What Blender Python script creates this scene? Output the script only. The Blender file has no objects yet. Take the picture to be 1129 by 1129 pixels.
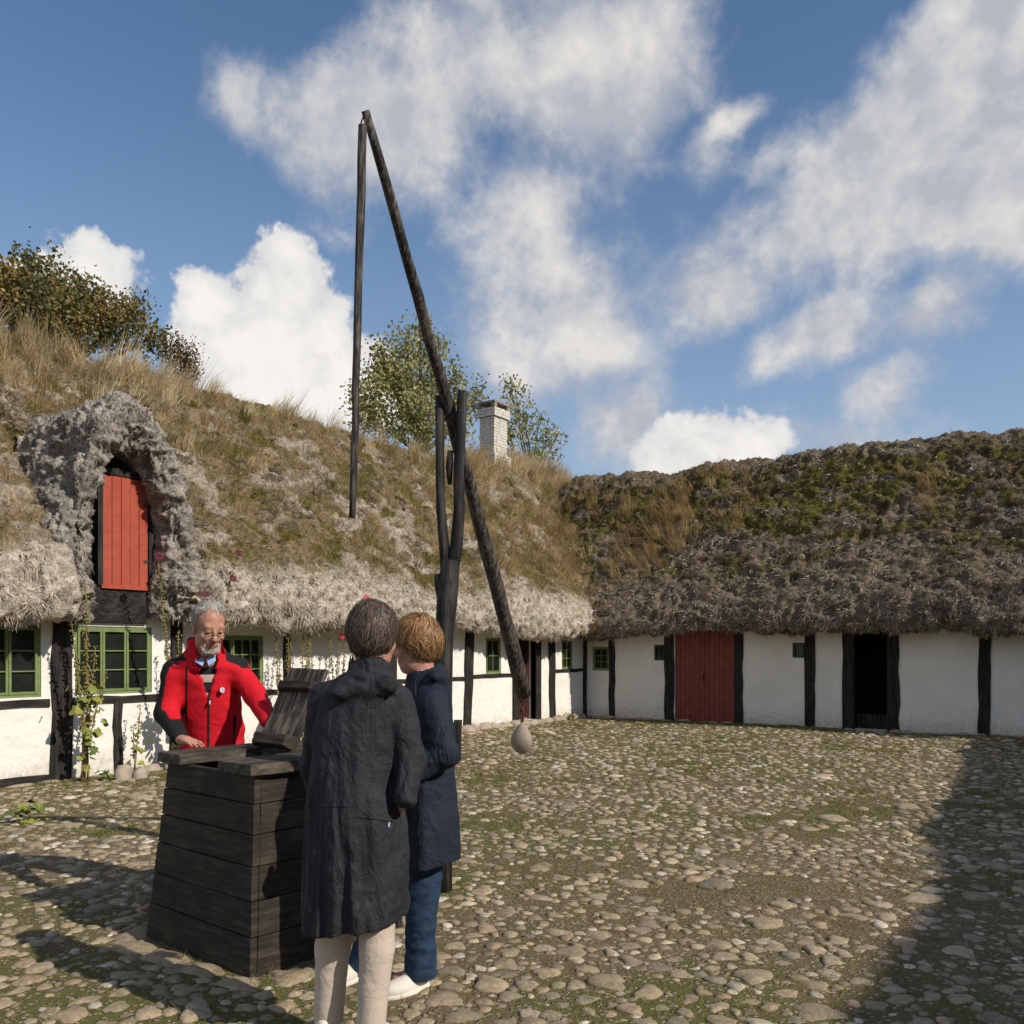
import bpy, math, random
import numpy as np
from mathutils import Vector, Matrix

random.seed(7)
RS = np.random.RandomState(11)
SC = bpy.context.scene
COL = SC.collection

# ------------------------------------------------------------------ camera, sky, sun, exposure
# world frame: the inner corner of the two wings is the origin; the house front is the plane x = 0
# (running towards -y), the barn front is the plane y = 0 (running towards +x)
FPX, HOR, CX, HC = 960.0, 718.0, 564.5, 1.5
KX, KZ = 1.7, 20.0
VX, VZ = 0.8209, -0.5711        # world +x seen from the camera (right, away)
UX, UZ = 0.5711, 0.8209         # world +y seen from the camera


def cw(X, Z, z=0.0):
    a, b = X - KX, Z - KZ
    return Vector((a * VX + b * VZ, a * UX + b * UZ, z))


def cdir(X, Z, z=0.0):
    return Vector((X * VX + Z * VZ, X * UX + Z * UZ, z))


cam_d = bpy.data.cameras.new('camera')
cam = bpy.data.objects.new('camera', cam_d)
COL.objects.link(cam)
p = cw(0, 0, HC)
cam.location = p
cam.rotation_euler = (math.radians(90), 0, math.asin(0.5711))
cam_d.sensor_width = 36
cam_d.lens = FPX / 1129 * 36
cam_d.shift_y = (HOR - 564.5) / 1129
cam_d.clip_start = 0.05
cam_d.clip_end = 12000
SC.camera = cam

SUN_EL = math.radians(35)
SUN_AZ = math.atan2(0.045, 1.0)         # direction to the sun in the ground plane, from +x
SUN_DIR = Vector((math.cos(SUN_AZ) * math.cos(SUN_EL), math.sin(SUN_AZ) * math.cos(SUN_EL), math.sin(SUN_EL)))
sd = bpy.data.lights.new('sun', 'SUN')
sd.energy = 4.3
sd.angle = math.radians(0.53)
sd.color = (1.0, 0.925, 0.81)
sun = bpy.data.objects.new('sun', sd)
sun.rotation_euler = (-SUN_DIR).to_track_quat('-Z', 'Y').to_euler()
sun.location = (30, 0, 30)
COL.objects.link(sun)

SC.view_settings.view_transform = 'Standard'
SC.view_settings.look = 'None'
SC.view_settings.exposure = 0.0
SC.view_settings.gamma = 1.0
SC.view_settings.use_curve_mapping = False
SC.render.engine = 'CYCLES'
SC.cycles.max_bounces = 6
SC.cycles.diffuse_bounces = 3
SC.cycles.glossy_bounces = 2
SC.cycles.transparent_max_bounces = 6


class NT:
    """tiny node-tree helper"""
    def __init__(s, tree):
        s.t = tree

    def n(s, typ, ins=None, **kw):
        nd = s.t.nodes.new(typ)
        for k, val in kw.items():
            setattr(nd, k, val)
        for k, val in (ins or {}).items():
            sock = nd.inputs[k]
            if isinstance(val, bpy.types.NodeSocket):
                s.t.links.new(val, sock)
            else:
                sock.default_value = val
        return nd

    def math(s, op, a, b=None, c=None, clamp=False):
        ins = {0: a}
        if b is not None:
            ins[1] = b
        if c is not None:
            ins[2] = c
        nd = s.n('ShaderNodeMath', ins, operation=op)
        nd.use_clamp = clamp
        return nd.outputs[0]

    def mix(s, f, a, b):
        nd = s.n('ShaderNodeMix', data_type='RGBA')
        for k, val in ((0, f), (6, a), (7, b)):
            if isinstance(val, bpy.types.NodeSocket):
                s.t.links.new(val, nd.inputs[k])
            else:
                nd.inputs[k].default_value = val if k == 0 else (*val, 1)[:4]
        return nd.outputs[2]

    def smooth(s, v, a, b, c=0.0, d=1.0):
        nd = s.n('ShaderNodeMapRange', {0: v, 1: a, 2: b, 3: c, 4: d}, interpolation_type='SMOOTHSTEP')
        return nd.outputs[0]

    def noise(s, vec, scale, detail=4, rough=0.55, dist=0.0):
        nd = s.n('ShaderNodeTexNoise', {'Scale': scale, 'Detail': detail, 'Roughness': rough, 'Distortion': dist})
        if vec is not None:
            s.t.links.new(vec, nd.inputs['Vector'])
        return nd.outputs[0]


def make_world():
    w = bpy.data.worlds.new('World')
    SC.world = w
    w.use_nodes = True
    t = w.node_tree
    t.nodes.clear()
    N = NT(t)
    sky = N.n('ShaderNodeTexSky', sky_type='NISHITA')
    sky.sun_disc = False
    sky.sun_elevation = SUN_EL
    sky.sun_rotation = math.radians(90) - SUN_AZ
    sky.air_density = 1.15
    sky.dust_density = 0.25
    sky.ozone_density = 3.4
    tc = N.n('ShaderNodeTexCoord')
    d0 = tc.outputs['Generated']
    # ragged edges: the direction is stirred by noise before the cloud masses are looked up
    wn = N.n('ShaderNodeTexNoise', {'Vector': d0, 'Scale': 5.5, 'Detail': 5.0, 'Roughness': .6})
    wv = N.n('ShaderNodeVectorMath', {0: wn.outputs['Color'], 1: (.5, .5, .5)}, operation='SUBTRACT').outputs[0]
    d = N.n('ShaderNodeVectorMath', {0: N.n('ShaderNodeVectorMath', {0: wv, 'Scale': .13}, operation='SCALE').outputs[0], 1: d0}, operation='ADD').outputs[0]
    wn2 = N.n('ShaderNodeTexNoise', {'Vector': d0, 'Scale': 13.0, 'Detail': 5.0, 'Roughness': .62})
    wv2 = N.n('ShaderNodeVectorMath', {0: wn2.outputs['Color'], 1: (.5, .5, .5)}, operation='SUBTRACT').outputs[0]
    dc = N.n('ShaderNodeVectorMath', {0: N.n('ShaderNodeVectorMath', {0: wv2, 'Scale': .085}, operation='SCALE').outputs[0], 1: d0}, operation='ADD').outputs[0]

    def blob(dd, px, py, rx, ry, rot=0.0):
        X, z = (px - CX) / FPX, (HOR - py) / FPX
        D = cdir(X, 1.0, z)
        ln = D.length
        D.normalize()
        right = Vector((D.y, -D.x, 0)).normalized()
        up = right.cross(D)
        a = math.radians(rot)
        t1 = (right * math.cos(a) + up * math.sin(a)) * (FPX * ln / rx / 1.15)
        t2 = (-right * math.sin(a) + up * math.cos(a)) * (FPX * ln / ry / 1.15)
        n1 = N.n('ShaderNodeVectorMath', {0: dd, 1: t1}, operation='DOT_PRODUCT').outputs['Value']
        n2 = N.n('ShaderNodeVectorMath', {0: dd, 1: t2}, operation='DOT_PRODUCT').outputs['Value']
        c = N.n('ShaderNodeCombineXYZ', {0: N.math('SUBTRACT', n1, D.dot(t1)), 1: N.math('SUBTRACT', n2, D.dot(t2))})
        L = N.n('ShaderNodeVectorMath', {0: c.outputs[0]}, operation='LENGTH').outputs['Value']
        return N.n('ShaderNodeMapRange', {0: L, 1: 1.7, 2: .0, 3: 0.0, 4: 1.0}).outputs[0]

    def union(dd, lst):
        acc = None
        for args, s in lst:
            b = N.math('MULTIPLY', blob(dd, *args), s)
            acc = b if acc is None else N.math('SMOOTH_MAX', acc, b, .22)
        return acc

    soft = [((278, 118, 48, 62), .95), ((430, 130, 135, 72, 12), 1.0), ((640, 70, 115, 105), 1.1), ((545, 60, 95, 75), 1.0),
            ((590, 240, 105, 80), .95), ((620, 350, 100, 115), 1.0), ((385, 250, 60, 30, 20), .55), ((785, 305, 90, 55, 40), .9),
            ((1010, 165, 170, 88, 30), 1.4), ((1100, 215, 110, 65, -8), 1.3), ((890, 225, 90, 50, 30), 1.0),
            ((1070, 30, 110, 60, 25), .95), ((905, 365, 85, 40, 18), 1.0), ((1030, 335, 62, 42, 10), .95),
            ((980, 430, 75, 45, 45), .9), ((800, 145, 62, 28, 42), .7), ((680, 480, 80, 55), .85), ((920, 495, 130, 40), .75)]
    crisp = [((300, 415, 95, 75), 1.1), ((225, 350, 36, 44), .9), ((315, 335, 42, 58), 1.0), ((268, 372, 48, 50), 1.0), ((385, 425, 55, 50), .95), ((355, 375, 36, 38), .85),
             ((95, 300, 50, 38), .9), ((60, 330, 60, 40), .8), ((795, 495, 66, 48), .95), ((735, 505, 50, 36), .8)]
    D0 = cdir(0, 1, 0.3).normalized()
    ang = N.n('ShaderNodeVectorMath', {0: d0, 1: D0}, operation='DOT_PRODUCT').outputs['Value']
    # beyond the view the sky goes on with the same broken cloud
    outm = N.smooth(ang, 0.72, 0.55)
    outb = N.math('MULTIPLY', N.smooth(N.noise(d0, 2.6, 3, .5), .42, .64), outm)
    sb = N.math('MAXIMUM', union(d, soft), outb)
    off = N.n('ShaderNodeVectorMath', {0: d0, 1: SUN_DIR * 0.03 + Vector((0, 0, .02))}, operation='ADD').outputs[0]
    nA = N.noise(d0, 7.5, 6, .62, .1)
    nB = N.noise(off, 7.5, 4, .62, .1)
    dens = N.math('ADD', N.math('MULTIPLY', N.math('SUBTRACT', nA, .5), 1.0), sb)
    a_soft = N.smooth(dens, .36, .80)
    thick = N.smooth(dens, .5, 1.5)
    lit = N.math('ADD', N.math('MULTIPLY', N.math('SUBTRACT', nA, nB), 3.6), N.math('MULTIPLY_ADD', thick, .50, .25), clamp=True)
    c_soft = N.mix(lit, (4.2, 4.4, 4.9), (7.1, 6.85, 6.5))
    bn = N.noise(d0, 24, 4, .55, .2)
    densC = N.math('ADD', N.math('MULTIPLY', N.math('SUBTRACT', bn, .5), .5), union(dc, crisp))
    a_cr = N.smooth(densC, .36, .50)
    litc = N.math('ADD', N.math('MULTIPLY', N.math('SUBTRACT', bn, .5), 1.5), N.smooth(densC, .3, .95, .35, .95), clamp=True)
    c_cr = N.mix(litc, (5.4, 5.5, 5.75), (8.3, 8.05, 7.7))
    sep = N.n('ShaderNodeSeparateXYZ', {0: d0})
    hs = N.n('ShaderNodeHueSaturation', {'Color': sky.outputs[0], 'Saturation': 1.06, 'Value': 1.04})
    skyc = N.mix(N.smooth(sep.outputs[2], .60, .0, 0.0, .40), hs.outputs[0], (4.3, 4.9, 6.2))
    m1 = N.mix(N.math('MULTIPLY', a_soft, .95), skyc, c_soft)
    m2 = N.mix(a_cr, m1, c_cr)
    # nothing but haze below the horizon
    m3 = N.mix(N.smooth(sep.outputs[2], .0, -.03), m2, (2.2, 2.1, 1.9))
    bg = N.n('ShaderNodeBackground', {'Color': m3, 'Strength': 0.112})
    N.n('ShaderNodeOutputWorld', {0: bg.outputs[0]})
    w.cycles.sampling_method = 'MANUAL'
    w.cycles.sample_map_resolution = 512


make_world()

# ------------------------------------------------------------------ noise and mesh helpers


def _hash(ix, iy, iz, seed):
    h = (ix.astype(np.int64) * 374761393 + iy.astype(np.int64) * 668265263 + iz.astype(np.int64) * 2147483647 + seed * 974634777) & 0xffffffff
    h = ((h ^ (h >> 13)) * 1274126177) & 0xffffffff
    h = ((h ^ (h >> 16)) * 2246822519) & 0xffffffff
    return ((h ^ (h >> 15)) & 0xffffff) / float(0xffffff)


def vnoise(P, seed=0):
    P = np.asarray(P, float)
    i = np.floor(P).astype(np.int64)
    f = P - i
    f = f * f * f * (f * (f * 6 - 15) + 10)
    r = 0
    for dx in (0, 1):
        wx = f[..., 0] if dx else 1 - f[..., 0]
        for dy in (0, 1):
            wy = f[..., 1] if dy else 1 - f[..., 1]
            for dz in (0, 1):
                wz = f[..., 2] if dz else 1 - f[..., 2]
                r = r + wx * wy * wz * _hash(i[..., 0] + dx, i[..., 1] + dy, i[..., 2] + dz, seed)
    return r


def fbm(P, scale, oct=4, seed=0, gain=.5):
    P = np.asarray(P, float) * scale
    a, s, tot = 1.0, 0, 0
    for k in range(oct):
        s = s + a * (vnoise(P, seed + k * 17) - .5) * 2
        tot += a
        a *= gain
        P = P * 2.03 + 3.7
    return s / tot


def sstep(x, a, b):
    t = np.clip((x - a) / (b - a), 0, 1)
    return t * t * (3 - 2 * t)


def mesh_np(name, V, F, mat=None, parent=None, col=None, smooth=True, origin=None):
    """V (n,3) world coordinates, F (m,4) or (m,3); one mesh object"""
    V = np.asarray(V, np.float32).reshape(-1, 3)
    if origin is None:
        origin = root_loc(parent) if parent is not None else (0, 0, 0)
    V = V - np.array(origin, np.float32)
    F = np.asarray(F, np.int32)
    k = F.shape[1]
    me = bpy.data.meshes.new(name)
    me.vertices.add(len(V))
    me.vertices.foreach_set('co', V.ravel())
    me.loops.add(F.size)
    me.loops.foreach_set('vertex_index', F.ravel())
    me.polygons.add(len(F))
    me.polygons.foreach_set('loop_start', np.arange(0, F.size, k, dtype=np.int32))
    me.polygons.foreach_set('use_smooth', np.full(len(F), smooth, bool))
    if col is not None:
        ca = me.color_attributes.new('Col', 'FLOAT_COLOR', 'POINT')
        c4 = np.ones((len(V), 4), np.float32)
        c4[:, :3] = np.asarray(col, np.float32).reshape(-1, 3)
        ca.data.foreach_set('color', c4.ravel())
    me.update(calc_edges=True)
    me.validate()
    return link(name, me, mat, parent, origin if parent is None else None)


def link(name, me, mat=None, parent=None, loc=None):
    o = bpy.data.objects.new(name, me)
    COL.objects.link(o)
    if mat is not None and me is not None and not me.materials:
        for m in (mat if isinstance(mat, (list, tuple)) else [mat]):
            me.materials.append(m)
    if parent is not None:
        o.parent = parent
    if loc is not None:
        o.location = loc
    return o


def root_loc(o):
    L = Vector((0, 0, 0))
    while o is not None:
        L += o.location
        o = o.parent
    return tuple(L)


def tag(o, label=None, cat=None, group=None, kind=None):
    for k, val in (('label', label), ('category', cat), ('group', group), ('kind', kind)):
        if val:
            o[k] = val
    return o


def thing(name, label, cat, loc=(0, 0, 0), group=None):
    o = bpy.data.objects.new(name, None)
    o.empty_display_size = .2
    o.location = loc
    COL.objects.link(o)
    return tag(o, label, cat, group)


class MB:
    """collects polygons for ONE mesh"""
    def __init__(s):
        s.v, s.f, s.m = [], [], []

    def add(s, vs, fs, m=0):
        b = len(s.v)
        s.v += [tuple(x) for x in vs]
        s.f += [tuple(b + i for i in f) for f in fs]
        s.m += [m] * len(fs)
        return s

    def hexa(s, pts, m=0):
        return s.add(pts, [(0, 3, 2, 1), (4, 5, 6, 7), (0, 1, 5, 4), (1, 2, 6, 5), (2, 3, 7, 6), (3, 0, 4, 7)], m)

    def box(s, lo, hi, m=0, fr=None):
        fr = fr or (lambda q: q)
        x0, y0, z0 = lo
        x1, y1, z1 = hi
        return s.hexa([fr(q) for q in ((x0, y0, z0), (x1, y0, z0), (x1, y1, z0), (x0, y1, z0), (x0, y0, z1), (x1, y0, z1), (x1, y1, z1), (x0, y1, z1))], m)

    def tube(s, path, rad, n=8, m=0, cap=True, flat=1.0, jit=0.0, seed=0):
        rnd = random.Random(seed)
        P = [Vector(q) for q in path]
        rings = []
        ref = Vector((.13, .31, .94))
        for i, q in enumerate(P):
            t = (P[min(i + 1, len(P) - 1)] - P[max(i - 1, 0)]).normalized()
            if abs(t.dot(ref)) > .97:
                ref = Vector((.94, .1, .2))
            a = t.cross(ref).normalized()
            b = t.cross(a)
            r = rad[i] if isinstance(rad, (list, tuple)) else rad
            rings.append([q + (a * math.cos(k * 2 * math.pi / n) + b * math.sin(k * 2 * math.pi / n) * flat) * r * (1 + rnd.uniform(-jit, jit)) for k in range(n)])
        vs = [x for r in rings for x in r]
        fs = []
        for i in range(len(P) - 1):
            for k in range(n):
                k2 = (k + 1) % n
                fs.append((i * n + k, i * n + k2, (i + 1) * n + k2, (i + 1) * n + k))
        if cap:
            fs.append(tuple(range(n))[::-1])
            fs.append(tuple((len(P) - 1) * n + k for k in range(n)))
        return s.add(vs, fs, m)

    def build(s, name, mat, parent=None, smooth=False, loc=None, bevel=0.0):
        o_ = Vector(loc) if loc is not None else (Vector(root_loc(parent)) if parent is not None else Vector((0, 0, 0)))
        me = bpy.data.meshes.new(name)
        me.from_pydata([tuple(Vector(q) - o_) for q in s.v], [], s.f)
        for mm in (mat if isinstance(mat, (list, tuple)) else [mat]):
            me.materials.append(mm)
        me.polygons.foreach_set('material_index', s.m)
        me.polygons.foreach_set('use_smooth', [smooth] * len(s.f))
        me.update()
        o = link(name, me, None, parent, None)
        if parent is None:
            o.location = o_
        elif loc is not None:
            o.location = o_ - Vector(root_loc(parent))
        if bevel:
            b = o.modifiers.new('bevel', 'BEVEL')
            b.width = bevel
            b.segments = 2
            b.limit_method = 'ANGLE'
        return o


def wobbly_beam(p0, p1, wv, dv, seg=7, amp=.012, seed=0, taper=0.0):
    """hand-hewn timber from p0 to p1; wv, dv = half-width and half-depth vectors"""
    rnd = random.Random(seed)
    m = MB()
    p0, p1, wv, dv = map(Vector, (p0, p1, wv, dv))
    rows = []
    for i in range(seg + 1):
        t = i / seg
        c = p0.lerp(p1, t)
        off = wv.normalized() * rnd.uniform(-amp, amp)
        k1, k2 = 1 + rnd.uniform(-.12, .12) - taper * t, 1 + rnd.uniform(-.12, .12) - taper * t
        c = c + off
        rows.append([c - wv * k1 - dv, c + wv * k2 - dv, c + wv * k2 * .97 + dv, c - wv * k1 * .97 + dv])
    vs = [x for r in rows for x in r]
    fs = []
    for i in range(seg):
        for k in range(4):
            fs.append((i * 4 + k, i * 4 + (k + 1) % 4, (i + 1) * 4 + (k + 1) % 4, (i + 1) * 4 + k))
    fs.append((3, 2, 1, 0))
    b = seg * 4
    fs.append((b, b + 1, b + 2, b + 3))
    return m.add(vs, fs)


def ribbons(P, D, S, L, W, bend, k=2, taper=True):
    """P base (n,3), D direction (n,3), S side (n,3), L,W (n,), bend (n,3) added with t^2; returns V,F"""
    n = len(P)
    V = np.zeros((n, (k + 1) * 2, 3), np.float32)
    for i in range(k + 1):
        t = i / k
        c = P + D * (L * t)[:, None] + bend * (t * t * L)[:, None]
        w = W * ((1 - t ** 2 * .92) if taper else 1.0) * .5
        V[:, 2 * i] = c - S * w[:, None]
        V[:, 2 * i + 1] = c + S * w[:, None]
    base = (np.arange(n) * (k + 1) * 2)[:, None, None]
    q = np.array([[2 * i, 2 * i + 1, 2 * i + 3, 2 * i + 2] for i in range(k)])[None]
    F = (base + q).reshape(-1, 4)
    return V.reshape(-1, 3), F, (k + 1) * 2


def unit(A):
    return A / np.maximum(np.linalg.norm(A, axis=-1, keepdims=True), 1e-9)

# ------------------------------------------------------------------ materials
MATS = {}


def mat(name, base=(.5, .5, .5), rough=.8, var=None, vscale=6.0, bump=0.0, bscale=40.0, spec=.3, build=None, stretch=None, two=None, metal=0.0, detail=5):
    """principled with noise-varied colour: base <-> var; bump from a second noise"""
    if name in MATS:
        return MATS[name]
    m = bpy.data.materials.new(name)
    m.use_nodes = True
    t = m.node_tree
    t.nodes.clear()
    N = NT(t)
    out = N.n('ShaderNodeOutputMaterial')
    bs = N.n('ShaderNodeBsdfPrincipled')
    t.links.new(bs.outputs[0], out.inputs[0])
    bs.inputs['Roughness'].default_value = rough
    bs.inputs['Specular IOR Level'].default_value = spec
    bs.inputs['Metallic'].default_value = metal
    geo = N.n('ShaderNodeNewGeometry')
    P = geo.outputs['Position']
    if stretch:
        P = N.n('ShaderNodeVectorMath', {0: P, 1: stretch}, operation='MULTIPLY').outputs[0]
    if build:
        build(N, bs, P)
    else:
        c = (*base, 1)
        if var:
            f = N.smooth(N.noise(P, vscale, detail, .6), .35, .65)
            col = N.mix(f, base, var)
            if two:
                f2 = N.smooth(N.noise(P, two[1], 4, .6), two[2], two[3])
                col = N.mix(f2, col, two[0])
            t.links.new(col, bs.inputs['Base Color'])
        else:
            bs.inputs['Base Color'].default_value = c
        if bump:
            b = N.n('ShaderNodeBump', {'Height': N.noise(P, bscale, 4, .6), 'Strength': bump, 'Distance': .02})
            t.links.new(b.outputs[0], bs.inputs['Normal'])
    MATS[name] = m
    return m


def attr_mat(name, rough=.9, trans=0.0, bump=0.0, bscale=60, spec=.15):
    """colour from the per-piece colour attribute, with a little grain"""
    def b(N, bs, P):
        a = N.n('ShaderNodeVertexColor', layer_name='Col')
        f = N.noise(P, bscale, 3, .6)
        hs = N.n('ShaderNodeHueSaturation', {'Color': a.outputs[0], 'Value': N.smooth(f, .2, .8, .75, 1.25)})
        N.t.links.new(hs.outputs[0], bs.inputs['Base Color'])
        if bump:
            bb = N.n('ShaderNodeBump', {'Height': f, 'Strength': bump, 'Distance': .015})
            N.t.links.new(bb.outputs[0], bs.inputs['Normal'])
        if trans:
            tr = N.n('ShaderNodeBsdfTranslucent', {'Color': hs.outputs[0]})
            mx = N.n('ShaderNodeMixShader', {0: trans, 1: bs.outputs[0], 2: tr.outputs[0]})
            out = [n for n in N.t.nodes if n.type == 'OUTPUT_MATERIAL'][0]
            N.t.links.new(mx.outputs[0], out.inputs[0])
    return mat(name, rough=rough, spec=spec, build=b)


def wall_build(N, bs, P):
    # lime wash: patches of older coats, grey dirt splashed up from the yard, hairline stains
    big = N.noise(P, 1.6, 5, .6)
    fine = N.noise(P, 14, 5, .65)
    sep = N.n('ShaderNodeSeparateXYZ', {0: P})
    c = N.mix(N.smooth(big, .35, .7), (.82, .79, .73), (.76, .73, .67))
    splash = N.math('ADD', sep.outputs[2], N.math('MULTIPLY', N.math('SUBTRACT', fine, .5), .9))
    c = N.mix(N.smooth(splash, .34, -.05, 0, .75), c, (.50, .46, .38))
    st = N.smooth(N.noise(P, 3.3, 7, .72), .58, .76, 0, .7)
    c = N.mix(st, c, (.56, .52, .45))
    rust = N.smooth(N.noise(P, .9, 6, .7), .68, .76, 0, .35)
    c = N.mix(rust, c, (.62, .48, .26))
    N.t.links.new(c, bs.inputs['Base Color'])
    h = N.math('ADD', N.math('MULTIPLY', N.noise(P, 4.0, 3, .5), 2.2), N.math('MULTIPLY', fine, .5))
    b = N.n('ShaderNodeBump', {'Height': h, 'Strength': .55, 'Distance': .03})
    N.t.links.new(b.outputs[0], bs.inputs['Normal'])


def thatch_build(N, bs, P):
    # seaweed thatch: silver grey stringy matter, dark cavities, moss from the attribute
    a = N.n('ShaderNodeVertexColor', layer_name='Col')
    n1 = N.noise(P, 9, 7, .68, .6)
    n2 = N.noise(P, 34, 5, .65, .4)
    f = N.math('ADD', N.math('MULTIPLY', n1, .6), N.math('MULTIPLY', n2, .4))
    v = N.smooth(f, .34, .66, .28, 1.40)
    hs = N.n('ShaderNodeHueSaturation', {'Color': a.outputs[0], 'Value': v})
    N.t.links.new(hs.outputs[0], bs.inputs['Base Color'])
    b = N.n('ShaderNodeBump', {'Height': f, 'Strength': .9, 'Distance': .06})
    N.t.links.new(b.outputs[0], bs.inputs['Normal'])


def ground_build(N, bs, P):
    n1 = N.noise(P, .55, 5, .6)
    n2 = N.noise(P, 7, 5, .65)
    n3 = N.noise(P, 45, 4, .6)
    c = N.mix(N.smooth(n2, .3, .7), (.145, .105, .055), (.21, .16, .095))
    f = N.math('ADD', n1, N.math('MULTIPLY', N.math('SUBTRACT', n2, .5), .6))
    c = N.mix(N.smooth(f, .44, .60, 0, .75), c, (.105, .115, .026))
    c = N.mix(N.smooth(n3, .58, .75, 0, .55), c, (.30, .24, .17))
    vo = N.n('ShaderNodeTexVoronoi', {'Vector': P, 'Scale': 38.0, 'Randomness': 1.0}, feature='F1')
    vs = N.n('ShaderNodeSeparateColor', {0: vo.outputs['Color']})
    peb = N.mix(vs.outputs[0], (.22, .165, .11), (.40, .32, .235))
    pm = N.math('MULTIPLY', N.smooth(vo.outputs['Distance'], .52, .36), N.smooth(N.math('ADD', vs.outputs[1], N.math('MULTIPLY', N.math('SUBTRACT', n2, .5), .8)), .42, .55))
    c = N.mix(pm, c, peb)
    N.t.links.new(c, bs.inputs['Base Color'])
    b = N.n('ShaderNodeBump', {'Height': N.math('ADD', N.math('ADD', n3, n2), N.math('MULTIPLY', pm, 1.2)), 'Strength': .8, 'Distance': .02})
    N.t.links.new(b.outputs[0], bs.inputs['Normal'])


def stone_build(random_object):
    def b(N, bs, P):
        if random_object:
            oi = N.n('ShaderNodeObjectInfo')
            rp = N.n('ShaderNodeValToRGB', {0: oi.outputs['Random']})
            cr = rp.color_ramp
            cols = [(.34, .26, .165), (.28, .22, .145), (.42, .325, .21), (.23, .195, .14), (.38, .275, .18), (.46, .385, .27), (.30, .235, .145), (.39, .31, .205)]
            cr.elements[0].position = 0
            cr.elements[0].color = (*cols[0], 1)
            cr.elements[1].position = 1
            cr.elements[1].color = (*cols[-1], 1)
            for i, c in enumerate(cols[1:-1]):
                e = cr.elements.new((i + 1) / (len(cols) - 1))
                e.color = (*c, 1)
            src = rp.outputs[0]
        else:
            src = N.n('ShaderNodeVertexColor', layer_name='Col').outputs[0]
        f = N.noise(P, 38, 6, .7)
        f2 = N.noise(P, 9, 4, .6)
        hs = N.n('ShaderNodeHueSaturation', {'Color': src, 'Value': N.smooth(f, .25, .75, .68, 1.28)})
        f3 = N.noise(P, 17, 5, .7)
        c = N.mix(N.smooth(f3, .47, .66, 0, .62), hs.outputs[0], (.19, .145, .085))
        c = N.mix(N.smooth(f2, .60, .72, 0, .5), c, (.12, .115, .05))
        N.t.links.new(c, bs.inputs['Base Color'])
        bb = N.n('ShaderNodeBump', {'Height': f, 'Strength': .5, 'Distance': .012})
        N.t.links.new(bb.outputs[0], bs.inputs['Normal'])
    return b


def wood_build(dark, light, amount, gs=(26, 26, 2.2), rough_var=True):
    """tarred or painted timber: long grain, worn edges"""
    def b(N, bs, P):
        Q = N.n('ShaderNodeVectorMath', {0: P, 1: gs}, operation='MULTIPLY').outputs[0]
        g = N.noise(Q, 1.0, 6, .65, .3)
        n = N.noise(P, 5, 4, .6)
        f = N.smooth(N.math('ADD', N.math('MULTIPLY', g, .7), N.math('MULTIPLY', n, .3)), .42, .70, 0, amount)
        c = N.mix(f, dark, light)
        N.t.links.new(c, bs.inputs['Base Color'])
        bb = N.n('ShaderNodeBump', {'Height': g, 'Strength': .5, 'Distance': .008})
        N.t.links.new(bb.outputs[0], bs.inputs['Normal'])
    return b


M_WALL = mat('lime_wash', rough=.92, spec=.1, build=wall_build)
M_THATCH = mat('seaweed_thatch', rough=.95, spec=.05, build=thatch_build)
M_STRAND = attr_mat('seaweed_strand', .95, .08)
M_BLADE = attr_mat('grass_blade', .8, .30)
M_GROUND = mat('yard_earth', rough=.95, spec=.1, build=ground_build)
M_COB = mat('cobble_single', rough=.75, spec=.3, build=stone_build(True))
M_COBS = mat('cobble_mass', rough=.75, spec=.3, build=stone_build(False))
M_TAR = mat('tarred_timber', rough=.75, spec=.25, build=wood_build((.012, .011, .010), (.075, .062, .05), .75))
M_TARH = mat('tarred_rail', rough=.75, spec=.25, build=wood_build((.012, .011, .010), (.075, .062, .05), .75, (3, 3, 30)))
M_WELL = mat('well_planks', rough=.72, spec=.25, build=wood_build((.020, .017, .013), (.085, .066, .046), .8, (5, 5, 42)))
M_WELLTOP = mat('well_top_boards', rough=.75, spec=.25, build=wood_build((.035, .030, .024), (.17, .14, .105), .85, (30, 5, 30)))
M_LID = mat('worn_lid', rough=.75, spec=.25, build=wood_build((.030, .025, .019), (.36, .29, .215), .85, (34, 4, 4)))
M_POLE = mat('tarred_pole', rough=.7, spec=.3, build=wood_build((.010, .009, .009), (.11, .095, .08), .7, (34, 34, 3)))
M_POLEW = mat('weathered_pole', rough=.75, spec=.3, build=wood_build((.016, .014, .013), (.30, .25, .20), .62, (60, 60, 6)))
M_GREEN = mat('green_paint', (.19, .25, .095), .55, var=(.15, .20, .07), vscale=9, bump=.15)
M_DGREEN = mat('dark_green_paint', (.045, .075, .025), .5, var=(.035, .055, .02), vscale=9)
M_RED = mat('red_hatch_paint', (.40, .078, .043), .65, var=(.34, .062, .034), vscale=7, bump=.25, bscale=25)
M_RED2 = mat('red_door_paint', (.24, .056, .038), .65, var=(.19, .043, .03), vscale=5, bump=.25, bscale=25)
M_MAROON = mat('maroon_door_paint', (.055, .013, .012), .6, var=(.04, .01, .01), vscale=5)
M_IRON = mat('iron', (.06, .055, .05), .55, var=(.12, .07, .04), vscale=40, metal=.6)
M_BLACKBOARD = mat('black_gable_board', rough=.8, spec=.2, build=wood_build((.012, .011, .010), (.10, .09, .08), .5, (3, 10, 30)))
M_PANE = mat('window_glass', (.012, .014, .012), .06, var=(.02, .022, .018), vscale=3, spec=.35)
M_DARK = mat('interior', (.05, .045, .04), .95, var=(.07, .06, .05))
M_BRICK = mat('whitewashed_brick', (.66, .62, .55), .9, var=(.50, .46, .40), vscale=14, bump=.4, bscale=50)
M_CAP = mat('chimney_cap', (.30, .27, .22), .9, var=(.18, .165, .13), vscale=12, bump=.4)
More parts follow.
